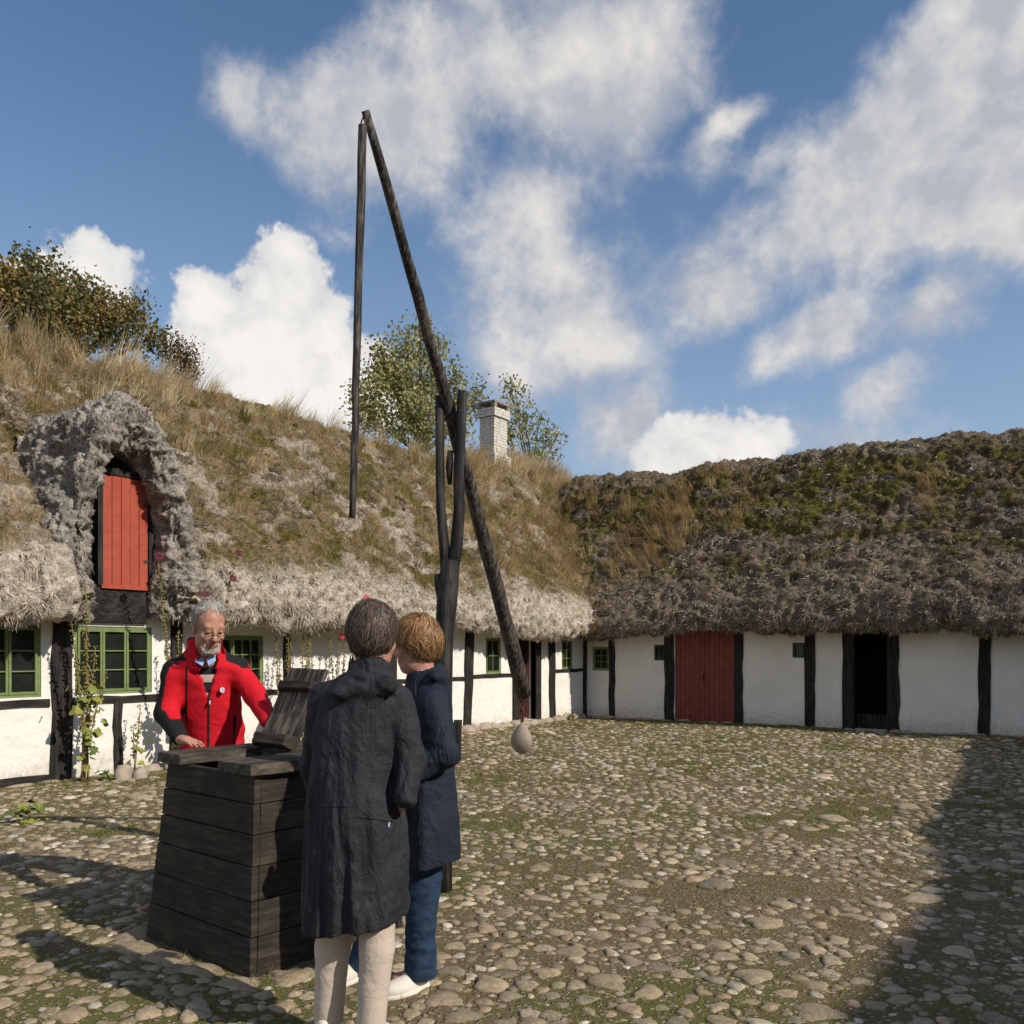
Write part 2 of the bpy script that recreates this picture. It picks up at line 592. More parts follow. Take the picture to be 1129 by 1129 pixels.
M_ROCK = mat('granite', (.36, .29, .23), .8, var=(.27, .225, .185), vscale=70, bump=.35, bscale=80, two=((.44, .36, .29), 130, .55, .62))
M_FOUND = mat('foundation_stone', (.42, .34, .26), .85, var=(.30, .25, .20), vscale=8, bump=.4, bscale=40)
M_LEAF = attr_mat('tree_leaf', .6, .30, spec=.3)
M_BARK = mat('bark', (.10, .08, .06), .9, var=(.06, .05, .04), vscale=15, bump=.5)
M_HLEAF = mat('hollyhock_leaf', (.15, .20, .035), .6, var=(.28, .26, .05), vscale=7)
M_HDARK = mat('hollyhock_dark_leaf', (.06, .11, .02), .6, var=(.12, .16, .03), vscale=9)
M_STEM = mat('hollyhock_stem', (.24, .20, .07), .75, var=(.19, .13, .05), vscale=8)
M_POD = mat('seed_pod', (.25, .19, .075), .8, var=(.20, .20, .055), vscale=14)
M_PETAL = mat('pink_petal', (.50, .02, .06), .6, var=(.38, .012, .045), vscale=40)
M_PETALD = mat('dark_petal', (.13, .008, .022), .6, var=(.07, .006, .015), vscale=40)

# ------------------------------------------------------------------ the ground


def axis(lo, hi, step, far):
    core = np.arange(lo, hi + step / 2, step)
    g, s = [], step
    x = hi
    out = []
    while x < far:
        s *= 1.7
        x += s
        out.append(x)
    low = []
    x, s = lo, step
    while x > -far:
        s *= 1.7
        x -= s
        low.append(x)
    return np.concatenate([np.array(low[::-1]), core, np.array(out)])


def gz(x, y):
    q = np.stack([x, y, np.zeros_like(x)], -1)
    yard = sstep(x, -1.0, .2) * sstep(-y, -1.0, .2) * sstep(-np.hypot(x - 7, y + 9), -26, -18)
    return (fbm(q, .45, 3, 5) * .035 + fbm(q, 2.2, 3, 9) * .012) * yard


def make_ground():
    xs = axis(-1.0, 15.0, .125, 5000)
    ys = axis(-19.0, 1.0, .125, 5000)
    X, Y = np.meshgrid(xs, ys, indexing='ij')
    Z = gz(X, Y)
    V = np.stack([X, Y, Z], -1).reshape(-1, 3)
    nx, ny = len(xs), len(ys)
    i = np.arange(nx * ny).reshape(nx, ny)
    F = np.stack([i[:-1, :-1], i[1:, :-1], i[1:, 1:], i[:-1, 1:]], -1).reshape(-1, 4)
    o = mesh_np('ground', V, F, M_GROUND)
    tag(o, kind='structure')
    return o


GROUND = make_ground()


def dome(seg, rings, seed, h=1.0):
    """irregular cobble: unit radius outline, unit height"""
    rnd = np.random.RandomState(seed)
    ang = np.arange(seg) * 2 * math.pi / seg
    out = 1 + .10 * np.cos(2 * ang + rnd.rand() * 6) + .14 * np.cos(3 * ang + rnd.rand() * 6) + .10 * np.cos(4 * ang + rnd.rand() * 6) + .06 * np.cos(5 * ang + rnd.rand() * 6)
    tilt = rnd.uniform(-.40, .40, 2)
    vs = []
    prof = {4: [(1.0, -.6), (1.0, .25), (.84, .68), (.48, .93)], 3: [(1.0, -.5), (.94, .42), (.60, .86)]}[rings]
    for r, z in prof:
        for k in range(seg):
            rr = r * out[k] * (1 + rnd.uniform(-.05, .05))
            x, y = math.cos(ang[k]) * rr, math.sin(ang[k]) * rr
            vs.append((x, y, z + (tilt[0] * x + tilt[1] * y) * max(z, 0) + rnd.uniform(-.05, .05)))
    vs.append((0, 0, 1.0 + rnd.uniform(-.08, .05)))
    fs = []
    for j in range(rings - 1):
        for k in range(seg):
            k2 = (k + 1) % seg
            fs.append((j * seg + k, j * seg + k2, (j + 1) * seg + k2))
            fs.append((j * seg + k, (j + 1) * seg + k2, (j + 1) * seg + k))
    t = (rings - 1) * seg
    for k in range(seg):
        fs.append((t + k, t + (k + 1) % seg, rings * seg))
    return np.array(vs), np.array(fs)


def world2cam(x, y):
    return KX + x * VX + y * UX, KZ + x * VZ + y * UZ


WELL_C = Vector((6.36, -14.31, 0))


def make_cobbles():
    rnd = random.Random(3)
    cell = .108
    grid = {}
    pts = []
    lo_x, hi_x, lo_y, hi_y = .25, 12.5, -17.2, -.35

    def ok_area(x, y):
        X, Z = world2cam(x, y)
        if Z < 2.4 or abs(X) > Z * .60 + 1.3:
            return False
        q = Vector((x, y, 0)) - WELL_C
        if abs(q.x) < .5 and abs(q.y) < .5:
            return False
        return True
    for (r, tries) in ((.105, 70), (.082, 420), (.064, 2600), (.052, 12000), (.042, 48000), (.034, 100000), (.026, 130000)):
        for _ in range(tries):
            x, y = rnd.uniform(lo_x, hi_x), rnd.uniform(lo_y, hi_y)
            if not ok_area(x, y):
                continue
            rr = r * rnd.uniform(.88, 1.12)
            if r > .09 and rnd.random() < .35 and x > 7.5:
                continue
            gx, gy = int(x / cell), int(y / cell)
            reach = (-2, -1, 0, 1, 2)
            bad = False
            for a in reach:
                for b in reach:
                    for (x2, y2, r2) in grid.get((gx + a, gy + b), ()):
                        if (x - x2) ** 2 + (y - y2) ** 2 < ((rr + r2) * .90) ** 2:
                            bad = True
                            break
                    if bad:
                        break
                if bad:
                    break
            if bad:
                continue
            grid.setdefault((gx, gy), []).append((x, y, rr))
            pts.append((x, y, rr))
    # the ground close by is packed once more with small stones
    for _ in range(60000):
        Zr = rnd.uniform(2.6, 7.0)
        q = cw(rnd.uniform(-.62, .62) * Zr, Zr)
        rr = rnd.choice((.050, .040, .032, .026, .020)) * rnd.uniform(.9, 1.1)
        if not ok_area(q.x, q.y):
            continue
        gx, gy = int(q.x / cell), int(q.y / cell)
        if any((q.x - x2) ** 2 + (q.y - y2) ** 2 < ((rr + r2) * .88) ** 2 for a in (-2, -1, 0, 1, 2) for b in (-2, -1, 0, 1, 2) for (x2, y2, r2) in grid.get((gx + a, gy + b), ())):
            continue
        grid.setdefault((gx, gy), []).append((q.x, q.y, rr))
        pts.append((q.x, q.y, rr))
    A = np.array(pts)
    # where moss and grass have swallowed the stones
    q = np.stack([A[:, 0], A[:, 1], np.zeros(len(A))], -1)
    keep = ((fbm(q, .9, 3, 21) + .35 * fbm(q, 4, 2, 22) < .50) & (np.random.RandomState(3).rand(len(A)) < .90)) | (A[:, 2] > .068)
    X, Z = world2cam(A[:, 0], A[:, 1])
    keep &= ~((A[:, 2] < .032) & (Z > 9.5)) & ~((A[:, 2] < .04) & (Z > 13.5))
    A = A[keep]
    X, Z = world2cam(A[:, 0], A[:, 1])
    vis = (Z > 3.35) & (np.abs(X) < Z * .588)
    # behind the well and the two women nothing of the yard shows
    size = np.where(vis, A[:, 2] / np.maximum(Z, .1), 0)
    order = np.argsort(-size)
    A = A[order]
    n = len(A)
    rs = np.random.RandomState(5)
    rot = rs.uniform(0, math.pi, n)
    asp = rs.uniform(.62, 1.0, n)
    z0 = gz(A[:, 0], A[:, 1])
    hgt = A[:, 2] * rs.uniform(.12, .34, n) + .005
    tops = z0 + rs.uniform(-.017, .001, n)
    meshes = []
    for k in range(14):
        v, f = dome(14, 4, 100 + k)
        me = bpy.data.meshes.new('cobblestone')
        me.from_pydata([tuple(c) for c in v], [], [tuple(c) for c in f])
        me.polygons.foreach_set('use_smooth', [True] * len(f))
        me.materials.append(M_COB)
        meshes.append(me)
    for i in range(300):
        o = bpy.data.objects.new('cobblestone', meshes[i % 14])
        COL.objects.link(o)
        o.parent = GROUND
        o.location = (A[i, 0], A[i, 1], tops[i])
        o.rotation_euler = (0, 0, rot[i])
        o.scale = (A[i, 2] * 1.12, A[i, 2] * asp[i] * 1.12, hgt[i])
    pal = np.array([(.34, .26, .165), (.28, .22, .145), (.42, .325, .21), (.23, .195, .14), (.38, .275, .18), (.46, .385, .27), (.30, .235, .145), (.39, .31, .205), (.54, .47, .37)])
    Vs, Fs, Cs = [], [], []
    base = 0
    doms = [dome(8 if k < 12 else 7, 3, 300 + k) for k in range(24)]
    for i in range(300, n):
        v, f = doms[i % 24]
        c, s = math.cos(rot[i]), math.sin(rot[i])
        x, y = v[:, 0] * A[i, 2] * 1.12, v[:, 1] * A[i, 2] * asp[i] * 1.12
        Vs.append(np.stack([c * x - s * y + A[i, 0], s * x + c * y + A[i, 1], v[:, 2] * hgt[i] + tops[i]], -1))
        Fs.append(f + base)
        base += len(v)
        col = pal[rs.randint(len(pal))] * rs.uniform(.78, 1.2)
        Cs.append(np.repeat(col[None], len(v), 0))
    o = mesh_np('cobblestones', np.concatenate(Vs), np.concatenate(Fs), M_COBS, GROUND, np.concatenate(Cs))
    tag(o, kind='stuff')
    return A


COB = make_cobbles()


def make_yard_grass():
    rs = np.random.RandomState(77)
    n = 640000
    x = rs.uniform(.05, 12, n)
    y = rs.uniform(-17, -.05, n)
    X, Z = world2cam(x, y)
    ok = (Z > 2.8) & (np.abs(X) < Z * .60 + .8)
    x, y, Z = x[ok], y[ok], Z[ok]
    q = np.stack([x, y, np.zeros(len(x))], -1)
    f = fbm(q, .9, 3, 21) + .45 * fbm(q, 4, 3, 22) + .25 * fbm(q, 11, 2, 23)
    # greener along the foot of both walls and across the middle of the yard
    f = f + .06 + .50 * sstep(-y, 1.5, .3) + .25 * sstep(x, 2.2, .3) + .16 * sstep(np.hypot(x - 3.8, y + 7.5), 4.2, 1.2)
    dens = sstep(f, .12, .55)
    ok = rs.rand(len(x)) < dens * .66 + .16
    x, y, Z, dens = x[ok], y[ok], Z[ok], dens[ok]
    n = len(x)
    q = np.stack([x, y, np.zeros(n)], -1)
    tuft = sstep(fbm(q, 5, 2, 41), .18, .5)
    P = np.stack([x, y, gz(x, y) - .004], -1)
    az = rs.uniform(0, 2 * math.pi, n)
    lean = rs.uniform(.2, 1.1, n)
    D = unit(np.stack([np.cos(az) * lean, np.sin(az) * lean, np.ones(n)], -1))
    S = np.stack([-np.sin(az), np.cos(az), np.zeros(n)], -1)
    L = rs.uniform(.014, .038, n) * (1 + tuft * 1.2)
    W = rs.uniform(.0035, .007, n) * np.clip(Z / 6, .8, 2.0)
    V, F, k = ribbons(P, D, S, L, W, np.stack([np.cos(az) * .3, np.sin(az) * .3, -.25 * np.ones(n)], -1), 1)
    g = rs.rand(n)[:, None]
    dry = (rs.rand(n) < .30)[:, None]
    C = np.where(dry, np.array([.30, .24, .10]), (1 - g) * np.array([.105, .135, .022]) + g * np.array([.22, .225, .05]))
    o = mesh_np('grass', V, F, M_BLADE, None, np.repeat(C, k, 0))
    tag(o, 'short green grass and moss growing between the cobblestones', 'grass', kind='stuff')


make_yard_grass()

# ------------------------------------------------------------------ the farm wings


def frL(q):
    return Vector((q[1], q[0], q[2]))


def frR(q):
    return Vector((q[0], -q[1], q[2]))


def frT(q):
    return Vector((13.85 - q[1] - .065 * (q[0] + 3.05), q[0] - .065 * q[1], q[2]))


def wall_with_holes(fr, a0, a1, z0, z1, holes, thick=.32, seed=1):
    """front plane b=0, back plane b=-thick; holes = (a0,a1,z0,z1)"""
    As = sorted(set([a0, a1] + [h[0] for h in holes] + [h[1] for h in holes]))
    Zs = sorted(set([z0, z1] + [h[2] for h in holes] + [h[3] for h in holes]))
    m = MB()

    def solid(i, j):
        if i < 0 or j < 0 or i >= len(As) - 1 or j >= len(Zs) - 1:
            return False
        ca, cz = (As[i] + As[i + 1]) / 2, (Zs[j] + Zs[j + 1]) / 2
        return not any(h[0] < ca < h[1] and h[2] < cz < h[3] for h in holes)

    def quad(pts):
        m.add([fr(q) for q in pts], [(0, 1, 2, 3)])
    for i in range(len(As) - 1):
        for j in range(len(Zs) - 1):
            if not solid(i, j):
                continue
            x0, x1, y0, y1 = As[i], As[i + 1], Zs[j], Zs[j + 1]
            quad([(x0, 0, y0), (x1, 0, y0), (x1, 0, y1), (x0, 0, y1)])
            quad([(x0, -thick, y0), (x0, -thick, y1), (x1, -thick, y1), (x1, -thick, y0)])
            if not solid(i - 1, j):
                quad([(x0, 0, y0), (x0, 0, y1), (x0, -thick, y1), (x0, -thick, y0)])
            if not solid(i + 1, j):
                quad([(x1, 0, y0), (x1, -thick, y0), (x1, -thick, y1), (x1, 0, y1)])
            if not solid(i, j - 1):
                quad([(x0, 0, y0), (x0, -thick, y0), (x1, -thick, y0), (x1, 0, y0)])
            if not solid(i, j + 1):
                quad([(x0, 0, y1), (x1, 0, y1), (x1, -thick, y1), (x0, -thick, y1)])
    return m


def post(root, fr, a, z0, z1, hw, seed, lean=0.0, proud=.03):
    wobbly_beam(fr((a, -.05, z0)), fr((a + lean, -.05, z1)), fr((hw, 0, 0)) - fr((0, 0, 0)), fr((0, .05 + proud, 0)) - fr((0, 0, 0)), seed=seed).build('timber_post', M_TAR, root)


def rail(root, fr, a0, a1, z, hh, seed, proud=.022, name='timber_rail', dz=0.0):
    seg = max(3, int(abs(a1 - a0) / .3))
    wobbly_beam(fr((a0, -.05, z)), fr((a1, -.05, z + dz)), (0, 0, hh), fr((0, .05 + proud, 0)) - fr((0, 0, 0)), seg=seg, seed=seed, amp=.008).build(name, M_TARH, root)


def window(root, fr, a0, a1, z0, z1, casements, rows, cols=1, m=None, fw=.035, b=-.015, label=None):
    """outer frame part with casement bars; every pane a sub-part"""
    m = m or M_GREEN
    F = MB()
    d0, d1 = b - .06, b
    F.box((a0, d0, z0), (a1, d1, z0 + fw), fr=fr).box((a0, d0, z1 - fw), (a1, d1, z1), fr=fr)
    F.box((a0, d0, z0 + fw), (a0 + fw, d1 - .003, z1 - fw), fr=fr).box((a1 - fw, d0, z0 + fw), (a1, d1 - .003, z1 - fw), fr=fr)
    w = F.build('window', m, root)
    inner = (a1 - a0 - 2 * fw) / casements
    bar = .014
    for c in range(casements):
        c0 = a0 + fw + c * inner
        c1 = c0 + inner
        K = MB()
        s = .03 if casements > 1 else .012
        K.box((c0 + .003, d0 + .006, z0 + fw), (c0 + s, d1 + .012, z1 - fw), fr=fr).box((c1 - s, d0 + .006, z0 + fw), (c1 - .003, d1 + .012, z1 - fw), fr=fr)
        K.box((c0 + s, d0 + .008, z0 + fw + .002), (c1 - s, d1 + .009, z0 + fw + s), fr=fr).box((c0 + s, d0 + .008, z1 - fw - s), (c1 - s, d1 + .009, z1 - fw - .002), fr=fr)
        gx0, gx1, gz0, gz1 = c0 + s, c1 - s, z0 + fw + s, z1 - fw - s
        for r in range(1, rows):
            zz = gz0 + (gz1 - gz0) * r / rows
            K.box((gx0, d0 + .02, zz - bar / 2), (gx1, d1 + .004, zz + bar / 2), fr=fr)
        for q in range(1, cols):
            aa = gx0 + (gx1 - gx0) * q / cols
            K.box((aa - bar / 2, d0 + .022, gz0), (aa + bar / 2, d1 + .002, gz1), fr=fr)
        K.build('casement', m, w)
        for r in range(rows):
            for q in range(cols):
                p0 = gx0 + (gx1 - gx0) * q / cols
                p1 = gx0 + (gx1 - gx0) * (q + 1) / cols
                y0 = gz0 + (gz1 - gz0) * r / rows
                y1 = gz0 + (gz1 - gz0) * (r + 1) / rows
                t = random.uniform(-.002, .002)
                G = MB()
                G.hexa([fr(x) for x in ((p0, d0 + .030 + t, y0), (p1, d0 + .030 - t, y0), (p1, d0 + .033 - t, y0), (p0, d0 + .033 + t, y0),
                                        (p0, d0 + .030 - t, y1), (p1, d0 + .030 + t, y1), (p1, d0 + .033 + t, y1), (p0, d0 + .033 - t, y1))])
                G.build('pane', M_PANE, w)
    return w


def plank_door(root, fr, a0, a1, z0, z1, n, m, b=-.05, name='door', gap=.005, split=False):
    back = MB().box((a0, b - .05, z0), (a1, b - .012, z1), fr=fr)
    d = back.build(name, m, root)
    w = (a1 - a0) / n
    for i in range(n):
        g = gap * (2.2 if split and i == n // 2 else 1)
        x0, x1 = a0 + i * w + g / 2, a0 + (i + 1) * w - g / 2
        e = random.uniform(-.003, .003)
        MB().box((x0, b - .012, z0 + random.uniform(0, .008)), (x1, b + .012 + e, z1 - random.uniform(0, .006)), fr=fr).build('plank', m, d, bevel=.003)
    return d


def roof_grid(fr, a0, a1, da, ds, seed, bright, ext=None):
    """heavy rounded seaweed thatch swept along a; returns grid positions, normals and height parameter"""
    prof = [(.0, 2.02), (.30, 1.93), (.44, 1.86), (.54, 1.87), (.61, 1.97), (.62, 2.12), (.55, 2.30), (.40, 2.52),
            (-.6, 3.52), (-1.6, 4.55), (-2.5, 5.50), (-2.85, 5.86), (-3.05, 6.02), (-3.2, 6.07), (-3.35, 6.02), (-3.6, 5.8)]
    back = [(-4.6, 4.8), (-5.8, 3.6), (-6.8, 2.55), (-7.0, 2.2), (-6.9, 1.9), (-6.4, 2.0)]
    A = np.array(prof)
    L = np.concatenate([[0], np.cumsum(np.linalg.norm(np.diff(A, axis=0), axis=1))])
    s = np.arange(0, L[-1], ds)
    b, z = np.interp(s, L, A[:, 0]), np.interp(s, L, A[:, 1])
    ker = np.ones(5) / 5
    bp, zp = np.pad(b, 2, 'edge'), np.pad(z, 2, 'edge')
    b, z = np.convolve(bp, ker, 'valid'), np.convolve(zp, ker, 'valid')
    B = np.array(back)
    b, z = np.concatenate([b, B[:, 0]]), np.concatenate([z, B[:, 1]])
    a = np.arange(a0, a1 + da / 2, da)
    G = np.zeros((len(a), len(b), 3))
    G[..., 0] = a[:, None]
    G[..., 1] = b[None]
    G[..., 2] = z[None]
    # profile normals in (b,z)
    tb, tz = np.gradient(b), np.gradient(z)
    nb, nz = tz, -tb
    ln = np.hypot(nb, nz)
    nb, nz = nb / ln, nz / ln
    n3 = np.zeros_like(G)
    n3[..., 1], n3[..., 2] = nb[None], nz[None]
    t = np.clip((G[..., 2] - 2.1) / 3.9, 0, 1)
    low = np.clip(1.3 - t * 1.6, .0, 1)
    sag = fbm(G, .35, 2, seed) * .16 + fbm(G, 1.1, 3, seed + 3) * .10
    bil = .5 - np.abs(fbm(G * np.array([1, 1, 1.25]), 3.6, 3, seed + 7))
    bil2 = .5 - np.abs(fbm(G, 9.0, 3, seed + 8))
    fine = fbm(G, 22, 2, seed + 9)
    dsp = sag + (bil - .3) * .20 + (bil2 - .3) * .12 + fine * .03
    if ext is not None:
        dsp = dsp + ext(G)
    dsp = dsp * sstep(np.arange(len(b)) * ds, .05, .5)[None]
    G2 = G + n3 * dsp[..., None]
    # eave fringe hangs unevenly
    eav = np.exp(-((G[..., 1] - .5) / .16) ** 2) * (G[..., 2] < 2.2)
    G2[..., 2] += eav * (fbm(G * np.array([1, 0, 0]), 2.6, 4, seed + 20) * .085)
    base = np.array(fr((0, 0, 0)))
    ea, eb, ez = (np.array(fr(q)) - base for q in ((1, 0, 0), (0, 1, 0), (0, 0, 1)))
    P = base + G2[..., :1] * ea + G2[..., 1:2] * eb + G2[..., 2:] * ez
    du = np.gradient(P, axis=0)
    dv = np.gradient(P, axis=1)
    Nn = unit(np.cross(du, dv))
    flat = n3[..., :1] * ea + n3[..., 1:2] * eb + n3[..., 2:] * ez
    sg = np.sign(np.sum(Nn * flat, -1, keepdims=True))
    return dict(a=a, G=G, P=P, N=Nn * sg, NF=flat, t=t, bil=bil, bil2=bil2, down=-ez, out=eb, along=ea)


def grid_faces(na, nb):
    i = np.arange(na * nb).reshape(na, nb)
    return np.stack([i[:-1, :-1], i[1:, :-1], i[1:, 1:], i[:-1, 1:]], -1)


def pick(R, rs, n, wt):
    """n random surface samples weighted by wt (na,nb)"""
    w = np.clip(wt[:-1, :-1], 0, None).ravel()
    w = w / w.sum()
    idx = rs.choice(len(w), n, p=w)
    nb = wt.shape[1] - 1
    i, j = idx // nb, idx % nb
    u, v = rs.rand(n)[:, None], rs.rand(n)[:, None]
    P = R['P']
    pos = (P[i, j] * (1 - u) + P[i + 1, j] * u) * (1 - v) + (P[i, j + 1] * (1 - u) + P[i + 1, j + 1] * u) * v
    return pos, R['N'][i, j], R['NF'][i, j], R['t'][i, j], i, j


def strands(R, rs, n, wt, L, W, pal, lift=.35, spread=1.1):
    pos, N, NF, t, i, j = pick(R, rs, n, wt)
    down = R['down'][None]
    d = down - NF * np.sum(down * NF, -1, keepdims=True)
    d = unit(d + 1e-6)
    al = R['along'][None]
    th = rs.normal(0, spread, n)[:, None]
    D = unit(d * np.cos(th) + al * np.sin(th) + NF * rs.uniform(0.02, lift, n)[:, None])
    S = unit(np.cross(D, NF + rs.normal(0, .4, (n, 3))))
    Ln = rs.uniform(*L, n)
    Wn = rs.uniform(*W, n)
    bend = down * rs.uniform(.1, .5, n)[:, None] + rs.normal(0, .42, (n, 3))
    V, F, k = ribbons(pos - NF * .012, D, S, Ln, Wn, bend, 1)
    c = pal[rs.randint(len(pal), size=n)] * rs.uniform(.65, 1.25, n)[:, None]
    return V, F, np.repeat(c, k, 0)


def tufts(R, rs, n, wt, per, rad, L, pal, wid=(.006, .011), updir=.9, wind=None):
    seg = 2 if L[1] > .3 else 1
    pos, N, NF, t, i, j = pick(R, rs, n, wt)
    m = n * per
    c = np.repeat(np.arange(n), per)
    size = rs.uniform(.55, 1.25, n)
    al = R['along'][None]
    d = unit(np.cross(R['NF'][i, j], np.repeat(al, n, 0)))
    r = rad * np.sqrt(rs.rand(m)) * size[c]
    a = rs.uniform(0, 2 * math.pi, m)
    q = pos[c] + al * (np.cos(a) * r)[:, None] + d[c] * (np.sin(a) * r)[:, None] - NF[c] * .03
    up = np.array([0, 0, 1.0])
    lean = rs.normal(0, .24, (n, 3))
    D = unit(up * updir + NF[c] * .38 + lean[c] * .8 + rs.normal(0, .17, (m, 3)))
    S = unit(np.cross(D, rs.normal(0, 1, (m, 3))))
    Ln = rs.uniform(*L, m) * size[c]
    W = rs.uniform(*wid, m)
    w = np.array([0, 0, 0.0]) if wind is None else np.array(wind)
    bend = (R['out'] * .25 + R['down'] * .28 + w)[None] * rs.uniform(.2, 1.3, m)[:, None] + lean[c] * .4
    V, F, k = ribbons(q, D, S, Ln, W, bend, seg)
    tc = pal[rs.randint(len(pal), size=n)]
    C = tc[c] * rs.uniform(.72, 1.25, m)[:, None]
    return V, F, np.repeat(C, k, 0)


def cushions(R, rs, n, wt, per, rad, pal):
    pos, N, NF, t, i, j = pick(R, rs, n, wt)
    m = n * per
    c = np.repeat(np.arange(n), per)
    size = rs.uniform(*rad, n)
    pos = pos - NF * (size * rs.uniform(.15, .5, n))[:, None]
    v = unit(rs.normal(0, 1, (m, 3)) + NF[c] * 1.1)
    stretch = R['along'][None] * np.sum(v * R['along'][None], -1, keepdims=True) * rs.uniform(0, .9, n)[c][:, None]
    q = pos[c] + (v + stretch) * (size[c] * .62)[:, None]
    S = unit(np.cross(v, rs.normal(0, 1, (m, 3))))
    V, F, k = ribbons(q, v, S, size[c] * rs.uniform(.25, .5, m), rs.uniform(.008, .016, m), np.repeat(R['down'][None] * .3, m, 0), 1)
    C = np.repeat(pal[rs.randint(len(pal), size=n)][c] * rs.uniform(.7, 1.2, m)[:, None], k, 0)
    # the body of each cushion
    oct_v = unit(np.array([(math.cos(x) * math.cos(y), math.sin(x) * math.cos(y), math.sin(y)) for y in (-.9, -.3, .3, .9) for x in np.arange(8) * math.pi / 4]))
    of = np.array([(r * 8 + k2, r * 8 + (k2 + 1) % 8, (r + 1) * 8 + (k2 + 1) % 8, (r + 1) * 8 + k2) for r in range(3) for k2 in range(8)] + [(24, 26, 28, 30), (24, 25, 26, 24)][:1])
    st = oct_v[None] + R['along'][None, None] * (oct_v @ R['along'])[None, :, None] * .4
    BV = (pos[:, None] + st * (size * .56)[:, None, None]).reshape(-1, 3)
    BF = (of[None] + (np.arange(n) * 32)[:, None, None]).reshape(-1, 4) + len(V)
    BC = np.repeat(pal[rs.randint(len(pal), size=n)] * .85, 32, 0)
    return np.concatenate([V, BV]), np.concatenate([F, BF]), np.concatenate([C, BC])


def merge(parts):
    V, F, C, b = [], [], [], 0
    for v, f, c in parts:
        V.append(v)
        F.append(f + b)
        C.append(c)
        b += len(v)
    return np.concatenate(V), np.concatenate(F), np.concatenate(C)


PAL_WEED = np.array([(.40, .35, .29), (.33, .29, .245), (.48, .425, .355), (.25, .22, .185), (.37, .325, .28), (.155, .135, .115)])
PAL_WEEDB = np.array([(.56, .49, .40), (.50, .43, .35), (.62, .55, .46), (.42, .36, .29), (.54, .46, .37), (.30, .25, .20)])
PAL_WEEDG = np.array([(.33, .275, .205), (.40, .34, .26), (.46, .395, .305), (.23, .185, .13), (.35, .28, .20), (.13, .10, .07)])
PAL_DRY = np.array([(.52, .39, .20), (.66, .53, .32), (.46, .33, .16), (.41, .29, .135), (.54, .43, .26), (.36, .245, .11), (.30, .25, .10)])
PAL_GRN = np.array([(.16, .17, .045), (.21, .20, .06), (.26, .22, .08), (.13, .15, .035)])
PAL_TURF = np.array([(.33, .25, .13), (.25, .195, .085), (.20, .17, .05), (.38, .29, .16), (.28, .20, .105)])
PAL_CUSH = np.array([(.33, .265, .185), (.29, .23, .155), (.37, .30, .215), (.26, .215, .14), (.25, .215, .12)])
PAL_MOSS = np.array([(.14, .12, .028), (.18, .145, .035), (.11, .10, .03), (.15, .11, .045), (.12, .13, .03)])

# ---- dwelling house on the left
HOUSE = thing('farmhouse', 'long whitewashed timber-framed farmhouse with grassy seaweed roof, red dormer hatch and chimney', 'house', (-3.2, -6.0, 0))
L_OPEN = {'w1': (-13.35, -12.33, .98, 1.80), 'w2': (-11.94, -10.95, .98, 1.80), 'w3': (-10.25, -9.20, .98, 1.72), 'w4': (-3.86, -3.36, 1.06, 1.76), 'door': (-2.80, -2.14, .08, 1.88), 'w6': (-1.06, -.60, 1.10, 1.77)}
wall_with_holes(frL, -15.5, -.0, -.3, 2.14, list(L_OPEN.values())).build('wall', M_WALL, HOUSE)
bw = MB()
bw.box((-15.5, -6.4, -.3), (6.4, -6.1, 2.14), fr=frL)
bw.box((-15.5, -6.1, -.3), (-15.2, -.321, 2.14), fr=frL)
bw.add([frL(q) for q in ((-15.5, 0, 2.14), (-15.5, -6.4, 2.14), (-15.5, -3.2, 5.9), (-15.45, 0, 2.14), (-15.45, -6.4, 2.14), (-15.45, -3.2, 5.9))], [(0, 1, 2), (5, 4, 3), (0, 3, 4, 1), (1, 4, 5, 2), (2, 5, 3, 0)])
bw.box((6.1, -6.1, -.3), (6.4, -.3, 2.14), fr=frL)
bw.build('outer_wall', M_WALL, HOUSE)
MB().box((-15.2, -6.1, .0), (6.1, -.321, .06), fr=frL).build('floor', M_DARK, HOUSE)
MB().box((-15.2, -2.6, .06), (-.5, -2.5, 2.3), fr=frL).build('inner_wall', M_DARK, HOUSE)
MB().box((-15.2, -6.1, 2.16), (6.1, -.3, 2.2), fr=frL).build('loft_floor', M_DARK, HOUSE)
# frame timbers
for i, (a, hw, ln, z0, z1) in enumerate(((-12.11, .12, .02, -.15, 2.05), (-11.41, .055, -.01, -.15, .88), (-10.62, .085, 0, -.1, 2.05), (-8.78, .06, 0, -.1, 2.05), (-6.5, .075, .01, -.1, 2.05),
                                         (-4.47, .125, .10, 0, 2.05), (-1.47, .115, -.03, -.02, 2.05), (-.075, .07, 0, -.05, 2.05), (-14.2, .1, 0, -.15, 2.05))):
    post(HOUSE, frL, a, z0, z1, hw, 40 + i, ln)
for i, (a0, a1, z) in enumerate(((-14.1, -12.24, .915), (-11.98, -10.71, .915), (-10.53, -8.85, .915), (-8.7, -6.58, .95), (-6.42, -4.5, .99), (-4.27, -2.95, 1.02), (-1.36, -.15, 1.075))):
    rail(HOUSE, frL, a0, a1, z, .045 if a1 < -10 else .036, 70 + i)
rail(HOUSE, frL, -15.4, -12.24, .03, .07, 91, name='sill_beam')
window(HOUSE, frL, *L_OPEN['w1'], 3, 3)
window(HOUSE, frL, *L_OPEN['w2'], 3, 3)
window(HOUSE, frL, *L_OPEN['w3'], 2, 3, 3)
window(HOUSE, frL, *L_OPEN['w4'], 1, 2, 2, fw=.045)
window(HOUSE, frL, *L_OPEN['w6'], 1, 3, 2, fw=.045)
